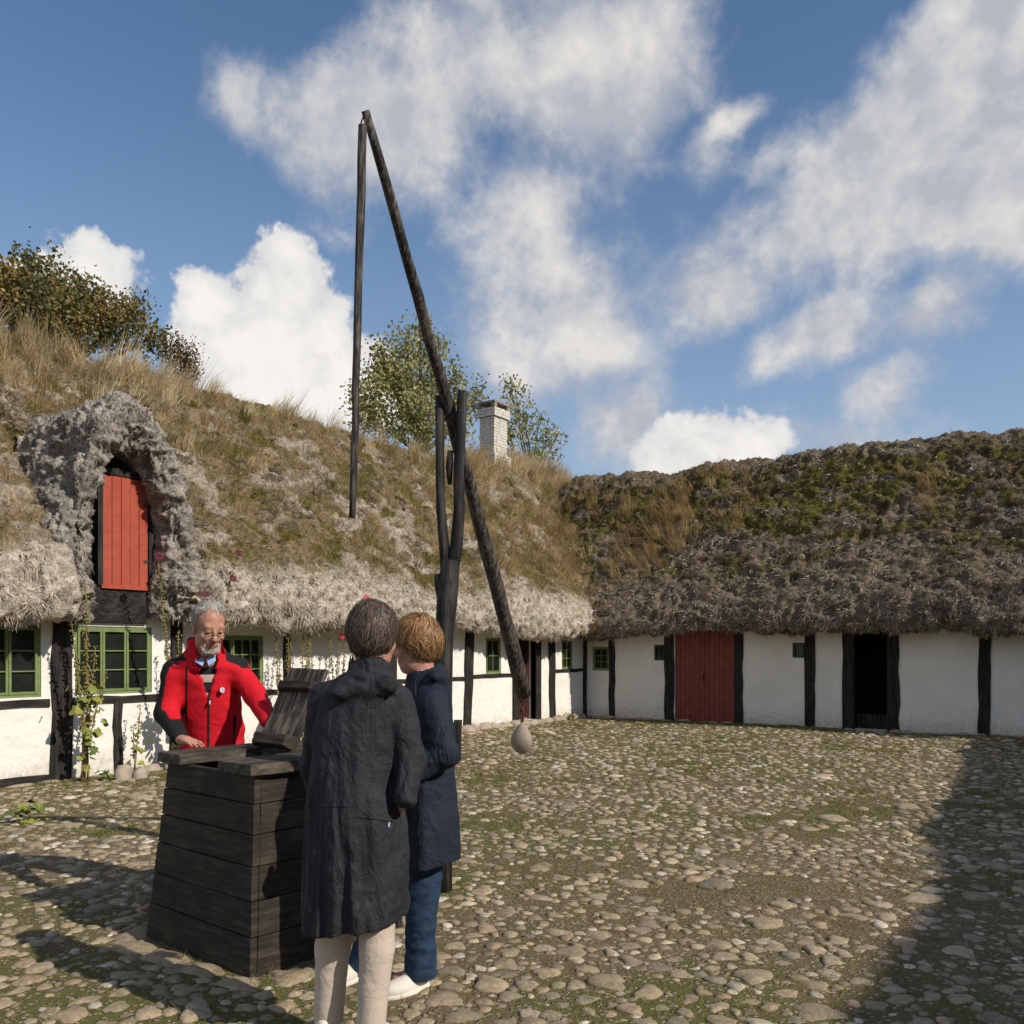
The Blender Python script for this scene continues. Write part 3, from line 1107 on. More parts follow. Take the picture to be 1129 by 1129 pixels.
# dark doorway with its frame and half-open maroon leaf
df = MB()
df.box((-2.97, -.1, -.02), (-2.80, .035, 1.98), fr=frL).box((-2.14, -.1, -.02), (-1.94, .035, 1.98), fr=frL).box((-2.80, -.1, 1.88), (-2.14, .03, 1.98), fr=frL)
df.build('door_frame', M_TAR, HOUSE)
plank_door(HOUSE, frL, -2.80, -2.14, .09, 1.87, 5, M_MAROON, b=-.16)
MB().box((-3.05, -.05, -.05), (-1.9, .16, .07), fr=frL).build('door_step', M_FOUND, HOUSE, bevel=.02)
# field stones under the wall
fs_r = random.Random(8)
found_meshes = []
for k in range(5):
    v, f = dome(10, 3, 500 + k)
    me = bpy.data.meshes.new('foundation_stone')
    me.from_pydata([tuple(c) for c in v], [], [tuple(c) for c in f])
    me.polygons.foreach_set('use_smooth', [True] * len(f))
    me.materials.append(M_FOUND)
    found_meshes.append(me)
a = -14.5
while a < -.2:
    r = fs_r.uniform(.08, .2)
    o = link('foundation_stone', found_meshes[fs_r.randrange(5)], None, HOUSE)
    h0 = .15 if a > -6 else (.10 if a > -11.5 else .05)
    o.location = Vector((fs_r.uniform(.0, .08), a + r, -.02)) - Vector(root_loc(HOUSE))
    o.scale = (fs_r.uniform(.10, .17), r * 1.1, fs_r.uniform(.6, 1.1) * h0)
    o.rotation_euler = (0, 0, fs_r.uniform(-.2, .2))
    a += 2 * r * .95

def under_hood(G):
    # the slope is cut back where the dormer hood sits over it
    a = G[..., 0]
    m = sstep(a, -12.28, -12.05) * sstep(a, -10.35, -10.65) * sstep(G[..., 2], 4.5, 3.9) * (G[..., 1] > -3)
    rise = .34 * sstep(a, -2.2, .6) * sstep(G[..., 2], 4.6, 5.9) * (G[..., 1] > -3.7)
    return -.34 * m + rise


RL = roof_grid(frL, -15.8, 6.6, .040, .038, 31, True, under_hood)


def house_roof():
    R = RL
    rs = np.random.RandomState(90)
    G, t = R['G'], R['t']
    a = G[..., 0]
    gn = fbm(G, .75, 3, 131) + .5 * fbm(G, 2.4, 3, 137)
    front = (G[..., 1] > -3.75)
    hole = (a > -12.0) & (a < -10.95) & (G[..., 1] > -1.0) & front
    hood = (a > -12.55) & (a < -10.45) & (G[..., 2] < 4.4)
    # bare bleached weed towards the eave and in patches; moss and turf above
    patch = sstep(fbm(G, 1.6, 4, 151), .15, .33) * sstep(t, .98, .8)
    bare = np.clip(sstep(t, .145 + .07 * gn, .05) + patch, 0, 1)
    moss = (1 - bare) * sstep(fbm(G, 1.9, 4, 161) + .45, -.05, .30)
    c0 = np.array([.36, .30, .235]) * (1 + .25 * fbm(G, 3, 3, 171))[..., None]
    cb = np.array([.50, .43, .345]) * (1 + .2 * fbm(G, 5, 3, 172))[..., None]
    mg = fbm(G, 2.7, 3, 173)[..., None]
    cm = np.where(mg > .10, np.array([.115, .095, .028]), np.array([.19, .14, .075]))
    C = c0 * (1 - moss[..., None]) + cm * moss[..., None]
    e = sstep(t, .18, .05)[..., None]
    C = C * (1 - e) + cb * e
    F = grid_faces(*G.shape[:2])
    F = F[~hole[:-1, :-1]]
    ro = mesh_np('roof', R['P'].reshape(-1, 3), F.reshape(-1, 4), M_THATCH, HOUSE, C.reshape(-1, 3))
    area = front & ~hole & (a < 3.6)
    eave = area & (t < .2) & (G[..., 1] > .2)
    near = np.clip(1.9 - (a + 13) / 9, .55, 1.8)
    clump = sstep(fbm(G, 6.5, 2, 181), -.22, .25) + .06
    w1 = eave * (1.2 - t * 4) * (~hood) * clump
    w2 = area * (.12 + 1.2 * bare) * (t < .97) * (~hood) * clump
    sv = [strands(R, rs, 34000, w1 * near, (.03, .075), (.008, .016), PAL_WEEDB, .45, 1.05),
          strands(R, rs, 44000, w2 * near, (.03, .085), (.008, .016), PAL_WEEDB * .92, .6, 1.2)]
    V, F, C = merge(sv)
    tag(mesh_np('seaweed_strands', V, F, M_STRAND, ro, C, smooth=False), kind='stuff')
    # dry grass: ridge crest, tall stand left of the dormer, broad tawny slope towards the corner
    gd = sstep(gn + .42, .0, .45) * sstep(t, .07, .17) * (1 - .85 * bare)
    crest = sstep(t, .80, .96)
    right = sstep(a, -6.5, -2.0)
    left = sstep(a, -12.2, -12.7) * sstep(t, .05, .2) * sstep(t, 1.0, .7)
    topl = sstep(a, -7.6, -9.5) * sstep(t, .58, .74)
    valley = sstep(-(G[..., 1] + a), 1.6, .2) * (t < .9)
    wt = area * (~hood) * (gd * (.45 + .75 * right) + crest * .9 + left * 1.6 + topl * .8 + valley * 1.0 * (a > -2.5))
    parts = [tufts(R, rs, 1500, wt * (near ** .5), 40, .14, (.09, .27), PAL_DRY, wind=(0.05, .05, 0)),
             tufts(R, rs, 700, area * (~hood) * moss * sstep(fbm(G, 2.7, 3, 173), .0, .2) * near, 34, .11, (.02, .06), PAL_MOSS, wid=(.007, .013), updir=.3),
             tufts(R, rs, 130, area * (a > -1.2) * sstep(t, .84, .97), 48, .15, (.35, .72), PAL_DRY[[0, 1, 1, 4, 2]], wind=(.05, .15, 0)),
             tufts(R, rs, 1100, area * (~hood) * gd * (near ** .5), 30, .15, (.04, .12), PAL_TURF, updir=.5),
             tufts(R, rs, 330, area * crest * (1 - .5 * (a < -4) * (a > -7.5)) * (1 + 1.2 * (a > -.5)) + area * topl * 1.2, 48, .15, (.28, .62), PAL_DRY[[0, 1, 1, 4, 2]], wind=(.05, .12, 0)),
             tufts(R, rs, 60, area * left * 1.0, 60, .15, (.3, .6), PAL_DRY, wind=(.15, .05, 0)),
             tufts(R, rs, 260, area * (~hood) * sstep(t, .12, .3) * ((a > -3.6) * (t < .8) * 1.0), 42, .14, (.16, .40), PAL_DRY[[2, 3, 5, 0]]),
             tufts(R, rs, 120, area * (~hood) * (gd + left) * sstep(fbm(G, .9, 2, 191), 0, .3), 44, .12, (.08, .24), PAL_GRN)]
    V, F, C = merge(parts)
    tag(mesh_np('roof_grass', V, F, M_BLADE, ro, C), kind='stuff')
    wc = area * (~hood) * sstep(t, .22, .4) * sstep(t, 1.0, .93) * np.where(a > -2.5, .1, 1.0) * (.2 + sstep(gn, -.1, -.4) + bare)
    wm = area * (~hood) * moss * sstep(t, .15, .3)
    V, F, C = merge([cushions(R, rs, 230, wc * near, 170, (.09, .22), PAL_CUSH * 1.1), cushions(R, rs, 300, wm * near, 44, (.04, .09), PAL_MOSS)])
    tag(mesh_np('moss_cushions', V, F, M_BLADE, ro, C), kind='stuff')
    return ro


HOUSE_ROOF = house_roof()


def dormer():
    rs = np.random.RandomState(55)
    inner = np.array([(-11.90, 1.80), (-11.93, 2.2), (-11.92, 2.75), (-11.88, 3.34), (-11.74, 3.72), (-11.52, 3.95), (-11.28, 3.84), (-11.06, 3.52), (-10.97, 2.85), (-10.99, 2.3), (-11.03, 1.86)])
    outer = np.array([(-12.42, 1.80), (-12.40, 2.4), (-12.31, 3.05), (-12.10, 3.78), (-11.86, 4.34), (-11.52, 4.64), (-11.08, 4.42), (-10.78, 3.82), (-10.55, 3.05), (-10.42, 2.4), (-10.36, 1.82)])
    tt = np.linspace(0, 1, len(inner))
    n = 230
    th = np.linspace(0, 1, n)

    def res(c):
        q = np.stack([np.interp(th, tt, c[:, 0]), np.interp(th, tt, c[:, 1])], -1)
        k = np.ones(17) / 17
        return np.stack([np.convolve(np.pad(q[:, i], 8, 'edge'), k, 'valid') for i in (0, 1)], -1)
    I, O = res(inner), res(outer)
    rows = [(-.16, 0), (.10, -.02), (.26, .03), (.38, .14), (.45, .30), (.47, .48), (.43, .66), (.34, .82), (.20, .94), (.0, 1.0), (-.3, 1.0), (-.7, .96), (-1.2, .90), (-1.8, .80), (-2.4, .66)]
    rr = np.array(rows)
    L = np.concatenate([[0], np.cumsum(np.hypot(np.diff(rr[:, 0]), np.diff(rr[:, 1]) * .75))])
    s = np.arange(0, L[-1], .022)
    bb, kk = np.interp(s, L, rr[:, 0]), np.interp(s, L, rr[:, 1])
    q = I[:, None] * (1 - kk[None, :, None]) + O[:, None] * kk[None, :, None]
    G = np.zeros((n, len(s), 3))
    G[..., 0], G[..., 2] = q[..., 0], q[..., 1]
    G[..., 1] = bb[None]
    P = np.stack([G[..., 1], G[..., 0], G[..., 2]], -1)
    Nn = unit(np.cross(np.gradient(P, axis=0), np.gradient(P, axis=1)))
    ctr = np.array([-.6, -11.55, 2.6])
    sg = np.sign(np.sum(Nn * (P - ctr), -1).mean())
    Nn = Nn * (sg if sg != 0 else 1)
    k0 = sstep(s, .05, .55)[None]
    d = fbm(P, 1.7, 3, 301) * .13 + (.2 - np.abs(fbm(P, 4.2, 3, 303))) * .24 + (.2 - np.abs(fbm(P, 11, 3, 305))) * .13 + (.2 - np.abs(fbm(P + .05 * fbm(P, 6, 2, 308)[..., None], 24, 2, 306))) * .06
    P2 = P + Nn * (d * k0)[..., None]
    N2 = unit(np.cross(np.gradient(P2, axis=0), np.gradient(P2, axis=1))) * (sg if sg != 0 else 1)
    C = np.array([.33, .295, .25]) * (1 + .35 * fbm(P, 3, 3, 311))[..., None]
    F = grid_faces(n, len(s)).reshape(-1, 4)
    ho = mesh_np('dormer_hood', P2.reshape(-1, 3), F, M_THATCH, HOUSE, C.reshape(-1, 3))
    R = dict(P=P2, N=N2, NF=Nn, t=np.zeros(P.shape[:2]), down=np.array([0, 0, -1.0]), out=np.array([1.0, 0, 0]), along=np.array([0, 1.0, 0]))
    wt = np.ones(P.shape[:2]) * (G[..., 1] > -1.3)
    v, f, c = merge([strands(R, rs, 28000, wt * (sstep(fbm(P, 7, 2, 333), -.25, .25) + .08), (.025, .06), (.006, .012), PAL_WEED, .35, 1.5)])
    o = mesh_np('seaweed_strands', v, f, M_STRAND, ho, c, smooth=False)
    tag(o, kind='stuff')
    # black gable behind the hood, boards under the hatch
    MB().box((-12.02, -.30, 1.80), (-10.86, -.06, 3.62), fr=frL).hexa([frL(q_) for q_ in ((-11.95, -.30, 3.62), (-10.95, -.30, 3.62), (-10.95, -.062, 3.62), (-11.95, -.062, 3.62), (-11.66, -.30, 4.0), (-11.36, -.30, 4.0), (-11.36, -.062, 4.0), (-11.66, -.062, 4.0))]).build('dormer_gable', M_BLACKBOARD, HOUSE)
    MB().box((-12.0, -.06, 1.84), (-11.05, .05, 2.27), fr=frL).build('gable_board', M_BLACKBOARD, HOUSE, bevel=.006)
    fm = MB()
    fm.box((-11.70, -.06, 2.29), (-11.635, .07, 3.72), fr=frL).box((-11.035, -.06, 2.29), (-10.95, .07, 3.72), fr=frL).box((-11.635, -.06, 3.63), (-11.035, .066, 3.72), fr=frL)
    fm.build('hatch_frame', M_TAR, HOUSE)
    h = plank_door(HOUSE, frL, -11.63, -11.04, 2.29, 3.625, 5, M_RED, b=.04, name='hatch', gap=.006)
    MB().box((-11.66, .0, 2.255), (-11.0, .085, 2.30), fr=frL).build('sill', M_RED, h)
    for zz in (2.6, 3.3):
        MB().box((-11.10, .055, zz), (-11.04, .062, zz + .035), fr=frL).build('hinge', M_IRON, h)


dormer()


def chimney():
    x0, x1, y0, y1 = -3.12, -2.66, .08, .64
    ch = MB().box((x0 + .02, y0 + .02, 5.3), (x1 - .02, y1 - .02, 7.35)).build('chimney', M_BRICK, HOUSE)
    m = MB()
    rnd = random.Random(4)

    def course(z, hgt, g):
        off = rnd.random() < .5
        for (ax, lo, hi, fix0, fix1) in (('x', x0 - g, x1 + g, y0 - g, y0 - g + .11), ('x', x0 - g, x1 + g, y1 + g - .11, y1 + g), ('y', y0 - g + .11, y1 + g - .11, x1 + g - .11, x1 + g), ('y', y0 - g + .11, y1 + g - .11, x0 - g, x0 - g + .11)):
            p_ = lo
            first = True
            while p_ < hi - .02:
                w = .115 if (first and off) else .225
                first = False
                e = min(p_ + w, hi)
                j = rnd.uniform(-.005, .005)
                if ax == 'x':
                    m.box((p_ + .004, fix0 + j, z), (e - .004, fix1 + j, z + hgt - .009))
                else:
                    m.box((fix0 + j, p_ + .004, z), (fix1 + j, e - .004, z + hgt - .009))
                p_ = e
        off = not off
    z = 5.55
    while z < 7.5:
        g = 0.0
        if 6.12 < z < 6.36:
            g = .07
        elif z < 6.12:
            g = .015
        elif z > 7.28:
            g = .05
        course(z, .072, g)
        z += .072
    b = m.build('bricks', M_BRICK, ch)
    tag(b, kind='stuff')
    c = MB()
    zt = z + .11
    for (xa, ya) in ((x0 - .04, y0 - .04), (x1 - .06, y0 - .04), (x0 - .04, y1 - .06), (x1 - .06, y1 - .06)):
        c.box((xa, ya, z), (xa + .1, ya + .1, zt))
    c.box((x0 - .05, y0 - .05, zt), (x1 + .05, y1 + .05, zt + .05))
    c.build('cap', M_CAP, ch)


chimney()

# ---- barn wing closing the yard
BARN = thing('barn', 'low whitewashed barn wing with mossy grey seaweed roof and red double door', 'barn', (5.0, 3.2, 0))
R_OPEN = {'w0': (.17, .60, 1.06, 1.60), 'w1': (1.71, 1.97, 1.30, 1.64), 'gate': (2.20, 3.53, -.02, 1.95), 'v1': (4.72, 4.97, 1.37, 1.67), 'open': (5.87, 6.50, .02, 1.93)}
wall_with_holes(frR, .0, 13.9, -.3, 2.14, list(R_OPEN.values())).build('wall', M_WALL, BARN)
ob = MB()
ob.box((.02, -6.4, -.3), (13.9, -6.1, 2.14), fr=frR)
ob.box((13.6, -6.1, -.3), (13.9, -.321, 2.14), fr=frR)
ob.build('outer_wall', M_WALL, BARN)
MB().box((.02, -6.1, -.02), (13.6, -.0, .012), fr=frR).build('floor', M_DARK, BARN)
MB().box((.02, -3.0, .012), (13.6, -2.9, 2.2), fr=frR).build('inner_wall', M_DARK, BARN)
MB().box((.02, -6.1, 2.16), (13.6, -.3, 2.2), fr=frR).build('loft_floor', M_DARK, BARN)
for i, (a_, hw, ln) in enumerate(((.67, .075, .0), (2.08, .115, .0), (3.62, .095, 0), (5.06, .10, .01), (5.775, .098, -.003), (6.60, .098, .003), (8.09, .095, .01), (9.6, .1, 0), (11.4, .1, 0))):
    post(BARN, frR, a_, -.08, 2.05, hw, 140 + i, ln, proud=.025)
rail(BARN, frR, 2.2, 13.8, 2.03, .05, 190, name='wall_plate', proud=.03)
window(BARN, frR, *R_OPEN['w0'], 1, 3, 2, m=M_GREEN, fw=.05)
window(BARN, frR, *R_OPEN['w1'], 1, 1, 2, m=M_DGREEN, fw=.03)
window(BARN, frR, *R_OPEN['v1'], 1, 1, 1, m=M_DGREEN, fw=.03)
gate = plank_door(BARN, frR, 2.21, 3.52, .0, 1.93, 12, M_RED2, b=-.03, name='double_door', split=True)
MB().box((2.83, -.02, .86), (2.86, .03, 1.02), fr=frR).build('handle', M_IRON, gate)
of_ = MB()
of_.box((5.83, -.28, .015), (5.89, .012, 1.93), fr=frR).box((6.48, -.28, .015), (6.54, .012, 1.93), fr=frR).box((5.89, -.28, 1.88), (6.48, -.004, 1.93), fr=frR)
of_.build('door_frame', M_TAR, BARN)
leaf = plank_door(BARN, frR, 5.90, 6.47, .015, .30, 4, M_TAR, b=-.18, name='half_door')
a = .1
while a < 9.6:
    r = fs_r.uniform(.10, .22)
    o = link('foundation_stone', found_meshes[fs_r.randrange(5)], None, BARN)
    o.location = Vector((a + r, fs_r.uniform(-.05, .0), -.03)) - Vector(root_loc(BARN))
    o.scale = (r * 1.1, fs_r.uniform(.06, .11), fs_r.uniform(.05, .085))
    a += 2 * r

RR = roof_grid(frR, -3.2, 14.2, .044, .042, 57, False, lambda G: .24 * sstep(G[..., 0], 1.2, -1.0) * sstep(G[..., 2], 4.6, 5.9) * (G[..., 1] > -3.7))


def barn_roof():
    R = RR
    rs = np.random.RandomState(91)
    G, t = R['G'], R['t']
    a = G[..., 0]
    front = (G[..., 1] > -3.75) & (a < 10.8)
    lay = fbm(G * np.array([.7, 1, 2.0]), 2.2, 4, 261)
    moss = sstep(lay + .22 * sstep(t, .4, .7) + .12, .02, .26) * sstep(t, .12, .45) * sstep(t, 1.02, .9)
    C = np.array([.19, .15, .105]) * (1 + .3 * fbm(G, 3, 3, 271))[..., None]
    mg = fbm(G, 2.7, 3, 273)[..., None]
    cm = np.where(mg > .0, np.array([.13, .115, .028]), np.array([.115, .085, .045]))
    C = C * (1 - moss[..., None]) + cm * moss[..., None]
    F = grid_faces(*G.shape[:2]).reshape(-1, 4)
    ro = mesh_np('roof', R['P'].reshape(-1, 3), F, M_THATCH, BARN, C.reshape(-1, 3))
    vis = front & (a > -.4 - (t * 3.2))
    eave = vis & (t < .26) & (G[..., 1] > .2)
    clump = sstep(fbm(G, 6.0, 2, 285), -.15, .25) + .05
    sv = [strands(R, rs, 34000, eave * (clump + .25), (.03, .075), (.010, .019), PAL_WEEDG, .45, 1.05),
          strands(R, rs, 56000, vis * (1.05 - .75 * moss) * clump, (.035, .095), (.011, .022), np.concatenate([PAL_WEEDG * 1.25, [(.60, .54, .47), (.55, .49, .42)]]), .7, 1.25)]
    V, F, C = merge(sv)
    tag(mesh_np('seaweed_strands', V, F, M_STRAND, ro, C, smooth=False), kind='stuff')
    val = sstep(a + .2 + G[..., 1] * .9, 1.6, .1) * (t < .95)
    spot = np.exp(-((a - 1.25) / .35) ** 2) * sstep(t, .25, .45) * sstep(t, .95, .75)
    spot2 = np.exp(-((a - 2.9) / .3) ** 2 - ((t - .6) / .12) ** 2) + np.exp(-((a - 6.9) / .35) ** 2 - ((t - .72) / .12) ** 2)
    parts = [tufts(R, rs, 190, front * val * (a > -3.1), 46, .14, (.16, .46), PAL_DRY[[0, 2, 3, 5]]),
             tufts(R, rs, 46, front * spot, 46, .12, (.25, .55), PAL_DRY[[2, 3, 5]]),
             tufts(R, rs, 30, front * spot2, 40, .12, (.12, .35), PAL_DRY[[2, 3, 5]]),
             tufts(R, rs, 50, vis * sstep(t, .2, .4) * moss, 36, .1, (.06, .16), PAL_GRN),
             tufts(R, rs, 2100, vis * moss, 34, .11, (.02, .06), np.concatenate([PAL_MOSS, PAL_TURF[:2] * .6, PAL_MOSS[3:4] * .7, PAL_MOSS[2:3] * .7]), wid=(.008, .016), updir=.3)]
    V, F, C = merge(parts)
    tag(mesh_np('roof_grass', V, F, M_BLADE, ro, C), kind='stuff')
    cl = sstep(fbm(G, .8, 2, 281), -.1, .25)
    V, F, C = merge([cushions(R, rs, 170, vis * (t > .06) * (t < .65) * (cl + .25), 150, (.09, .18), PAL_CUSH), cushions(R, rs, 480, vis * (moss + .05), 44, (.05, .12), np.concatenate([PAL_MOSS, PAL_CUSH[3:] * .8]))])
    tag(mesh_np('moss_cushions', V, F, M_BLADE, ro, C), kind='stuff')


barn_roof()

# ---- the wing behind the photographer, whose shadow lies over the right of the yard
STABLE = thing('stable', 'whitewashed thatched stable wing on the near right side of the yard', 'barn', (17.1, -12.0, 0))
wall_with_holes(frT, -24, -.6, -.3, 2.14, [(-9.6, -8.4, -.02, 1.9)]).build('wall', M_WALL, STABLE)
plank_door(STABLE, frT, -9.6, -8.4, .0, 1.9, 8, M_RED2, b=-.05)
sb_ = MB()
sb_.box((-24, -6.4, -.3), (-.6, -6.1, 2.14), fr=frT).box((-24, -6.1, -.3), (-23.7, -.321, 2.14), fr=frT)
sb_.build('outer_wall', M_WALL, STABLE)
for i, a_ in enumerate((-22, -19.5, -17, -14.5, -12, -9.72, -8.28, -6, -3.5)):
    post(STABLE, frT, a_, -.08, 2.05, .1, 240 + i)
RT = roof_grid(frT, -24.3, .2, .12, .09, 83, False)
ct = np.array([.28, .26, .24]) * (1 + .3 * fbm(RT['G'], 3, 3, 371))[..., None]
mesh_np('roof', RT['P'].reshape(-1, 3), grid_faces(*RT['G'].shape[:2]).reshape(-1, 4), M_THATCH, STABLE, ct.reshape(-1, 3))

# ------------------------------------------------------------------ placing helpers


def PX(px, py, Z):
    """world point seen at photo position (px, py) at distance Z"""
    return cw((px - CX) / FPX * Z, Z, HC - (py - HOR) * Z / FPX)


def on_x(px, py, c):
    r = (px - CX) / FPX
    Z = (c + KX * VX + KZ * VZ) / (r * VX + VZ)
    return PX(px, py, Z)


# ------------------------------------------------------------------ trees beyond the house


def tree(name, label, blobs, base, n, pal, leaf, trunk_r, group, seed, plane):
    rs = np.random.RandomState(seed)
    pts = [(on_x(px, py, plane + dz), r) for px, py, r, dz in blobs]
    Zm = np.mean([world2cam(p_.x, p_.y)[1] for p_, r in pts])
    ctr = sum((p_ for p_, r in pts), Vector()) / len(pts)
    base = Vector((ctr.x, ctr.y, 0)) if base is None else base
    root = thing(name, label, 'tree', base, group)
    m = MB()
    lowz = min(p_.z for p_, r in pts)
    top = Vector((base.x, base.y, max(lowz - .6, 2.0)))
    mid = base.lerp(top, .5) + Vector((rs.uniform(-.1, .1), rs.uniform(-.1, .1), 0))
    m.tube([base, mid, top], [trunk_r, trunk_r * .8, trunk_r * .62], 9)
    V, S_, C = [], [], []
    rw = []
    for p_, r in pts:
        R = r * Zm / FPX
        rw.append(R)
        k = top.lerp(p_, .5) + Vector((rs.uniform(-.15, .15), rs.uniform(-.15, .15), -.05))
        m.tube([top - Vector((0, 0, .1)), k, p_, p_ + Vector((rs.uniform(-.1, .1), 0, R * .8))], [trunk_r * .45, trunk_r * .28, trunk_r * .15, trunk_r * .05], 6)
        for _ in range(5):
            q = p_ + Vector(rs.normal(0, .55, 3)) * R
            m.tube([k.lerp(p_, .6), q], [trunk_r * .14, trunk_r * .04], 4, cap=False)
    m.build('trunk', M_BARK, root, smooth=True)
    w = np.array(rw) ** 2
    which = rs.choice(len(pts), n, p=w / w.sum())
    # leaves gather on twigs: clumps in the crown's volume
    nc = max(60, n // 26)
    cw_ = rs.choice(len(pts), nc, p=w / w.sum())
    cc = np.array([pts[i][0] for i in cw_]) + unit(rs.normal(0, 1, (nc, 3))) * np.array([1, 1, 1.25]) * (np.array(rw)[cw_] * rs.uniform(.2, 1.15, nc) ** .8)[:, None]
    which = rs.randint(nc, size=n)
    P = cc[which] + rs.normal(0, 1, (n, 3)) * leaf * 1.5
    D = unit(rs.normal(0, 1, (n, 3)) + np.array([0, 0, .4]))
    S = unit(np.cross(D, rs.normal(0, 1, (n, 3))))
    ln = rs.uniform(.7, 1.3, n) * leaf
    v = np.stack([P, P + D * (ln * .5)[:, None] + S * (ln * .36)[:, None], P + D * ln[:, None], P + D * (ln * .5)[:, None] - S * (ln * .36)[:, None]], 1)
    f = np.arange(n * 4).reshape(-1, 4)
    ci = pal[rs.randint(len(pal), size=nc)]
    col = np.repeat(ci[which] * rs.uniform(.7, 1.3, n)[:, None], 4, 0)
    mesh_np('crown', v.reshape(-1, 3), f, M_LEAF, root, col, smooth=False)
    return root


PAL_T1 = np.array([(.13, .135, .04), (.10, .11, .035), (.20, .16, .05), (.24, .16, .055), (.10, .11, .04), (.30, .21, .06)])
PAL_T2 = np.array([(.30, .29, .10), (.38, .35, .15), (.24, .24, .08), (.42, .38, .19), (.20, .21, .07)])
tree('oak_tree', 'dark bushy oak tree with browning leaves behind the ridge above the dormer', [(12, 308, 20, 0), (45, 306, 22, -.4), (30, 335, 30, .5), (78, 328, 26, 0), (108, 338, 24, -.5), (148, 342, 16, 0), (130, 362, 26, .4), (168, 372, 15, .2), (80, 360, 30, .3), (35, 360, 34, .3), (-35, 330, 40, 0), (-90, 345, 50, 0)],
     None, 22000, PAL_T1, .085, .16, 'trees behind the farmhouse', 401, -7.6)
tree('shrub', 'small dark shrub on the skyline right of the oak tree', [(196, 383, 9, 0), (207, 393, 13, .1), (188, 396, 12, 0), (204, 408, 16, 0)], None, 1800, PAL_T1 * np.array([.9, .7, .9]), .06, .05, 'trees behind the farmhouse', 402, -6.9)
tree('poplar_tree', 'light green airy tree rising behind the ridge between well pole and chimney', [(420, 388, 9, 0), (422, 405, 12, 0), (447, 372, 9, .3), (447, 392, 14, .3), (463, 362, 8, 0), (464, 382, 13, 0), (484, 378, 9, -.3), (482, 398, 14, -.3), (408, 435, 17, 0), (440, 420, 22, .4), (472, 424, 22, -.4), (503, 440, 16, 0), (425, 460, 26, 0), (462, 462, 30, .5), (500, 470, 24, 0), (527, 432, 8, 0), (524, 450, 12, 0), (502, 412, 9, .2), (400, 460, 16, 0)],
     None, 9000, PAL_T2, .13, .15, 'trees behind the farmhouse', 403, -9.5)
tree('young_poplar_tree', 'thin open-crowned young tree on the skyline right of the chimney', [(562, 426, 7, 0), (570, 440, 10, 0), (577, 455, 9, 0), (560, 470, 16, .2), (580, 480, 13, 0), (594, 463, 6, .1), (604, 484, 8, 0), (616, 478, 5, 0), (612, 496, 8, 0), (586, 505, 16, 0), (560, 505, 18, 0), (600, 515, 14, 0)],
     None, 2600, PAL_T2, .12, .09, 'trees behind the farmhouse', 404, -8.6)

# ------------------------------------------------------------------ the well box


def make_well():
    root = thing('well', 'black tapered plank well box with its hinged lid propped open', 'well', WELL_C)
    rot = Matrix.Rotation(math.radians(-5), 3, 'Z')

    def fr(q):
        return WELL_C + rot @ Vector(q)
    H, hb, ht = .92, .475, .395
    rnd = random.Random(12)

    def hw(z):
        return hb + (ht - hb) * z / H
    zs = [-.03, .185, .345, .50, .645, .785, .92]
    th = .038
    for side in range(4):
        for i in range(6):
            z0, z1 = zs[i] + .002, zs[i + 1] - .002
            w0, w1 = hw(z0), hw(z1)
            j0, j1 = rnd.uniform(-.004, .004), rnd.uniform(-.004, .004)
            e = 0 if side in (0, 2) else th
            e0, e1 = (e + rnd.uniform(.0, .003)), (e + rnd.uniform(.0, .003))

            def sidept(u_, off, z):
                w = hw(z)
                q = (u_, -(w + off), z)
                return fr(Matrix.Rotation(side * math.pi / 2, 3, 'Z') @ Vector(q))
            pts = []
            for z, w in ((z0, w0), (z1, w1)):
                o_ = j0 if z == z0 else j1
                pts += [sidept(-w + e0, o_, z), sidept(w - e1, o_, z), sidept(w - e1, o_ - th, z), sidept(-w + e0, o_ - th, z)]
            MB().hexa(pts).build('plank', M_WELL, root, bevel=.004)
            # nail heads
    for k, (x0, x1) in enumerate(((-.435, -.19), (.135, .435))):
        b = wobbly_beam(fr(((x0 + x1) / 2, -.435, H + .028)), fr(((x0 + x1) / 2, .43, H + .028)), rot @ Vector(((x1 - x0) / 2, 0, 0)), Vector((0, 0, .026)), seg=6, amp=.004, seed=31 + k)
        b.build('top_board', M_WELLTOP, root, bevel=.004)
    b = wobbly_beam(fr((-.027, .03, H + .024)), fr((-.027, .43, H + .024)), rot @ Vector((.155, 0, 0)), Vector((0, 0, .022)), seg=4, amp=.003, seed=35)
    b.build('top_board', M_WELLTOP, root, bevel=.004)
    # the lid leans back on its hinge: two boards and two battens
    al = math.radians(62)
    O = Vector((-.03, .0, H + .055))
    ey = Vector((0, math.cos(al), math.sin(al)))
    en = Vector((0, -math.sin(al), math.cos(al)))

    def lf(q):
        return fr(O + Vector((q[0], 0, 0)) + ey * q[1] + en * q[2])
    lid = MB().box((-.165, .01, -.022), (-.003, .49, .0), fr=lf).build('lid', M_LID, root, bevel=.004)
    MB().box((.003, .0, -.022), (.165, .485, .001), fr=lf).build('plank', M_LID, lid, bevel=.004)
    for y0, y1, t_ in ((.005, .085, .055), (.335, .40, .045)):
        m = MB()
        e = .17
        m.hexa([lf(q) for q in ((-e, y0, .003), (e, y0, .003), (e, y1, .003), (-e, y1, .003), (-e + .03, y0 + .01, t_), (e - .03, y0 + .01, t_), (e - .03, y1 - .01, t_), (-e + .03, y1 - .01, t_))])
        m.build('batten', M_WELL, lid, bevel=.005)
    # stones ringing the foot of the box
    return root


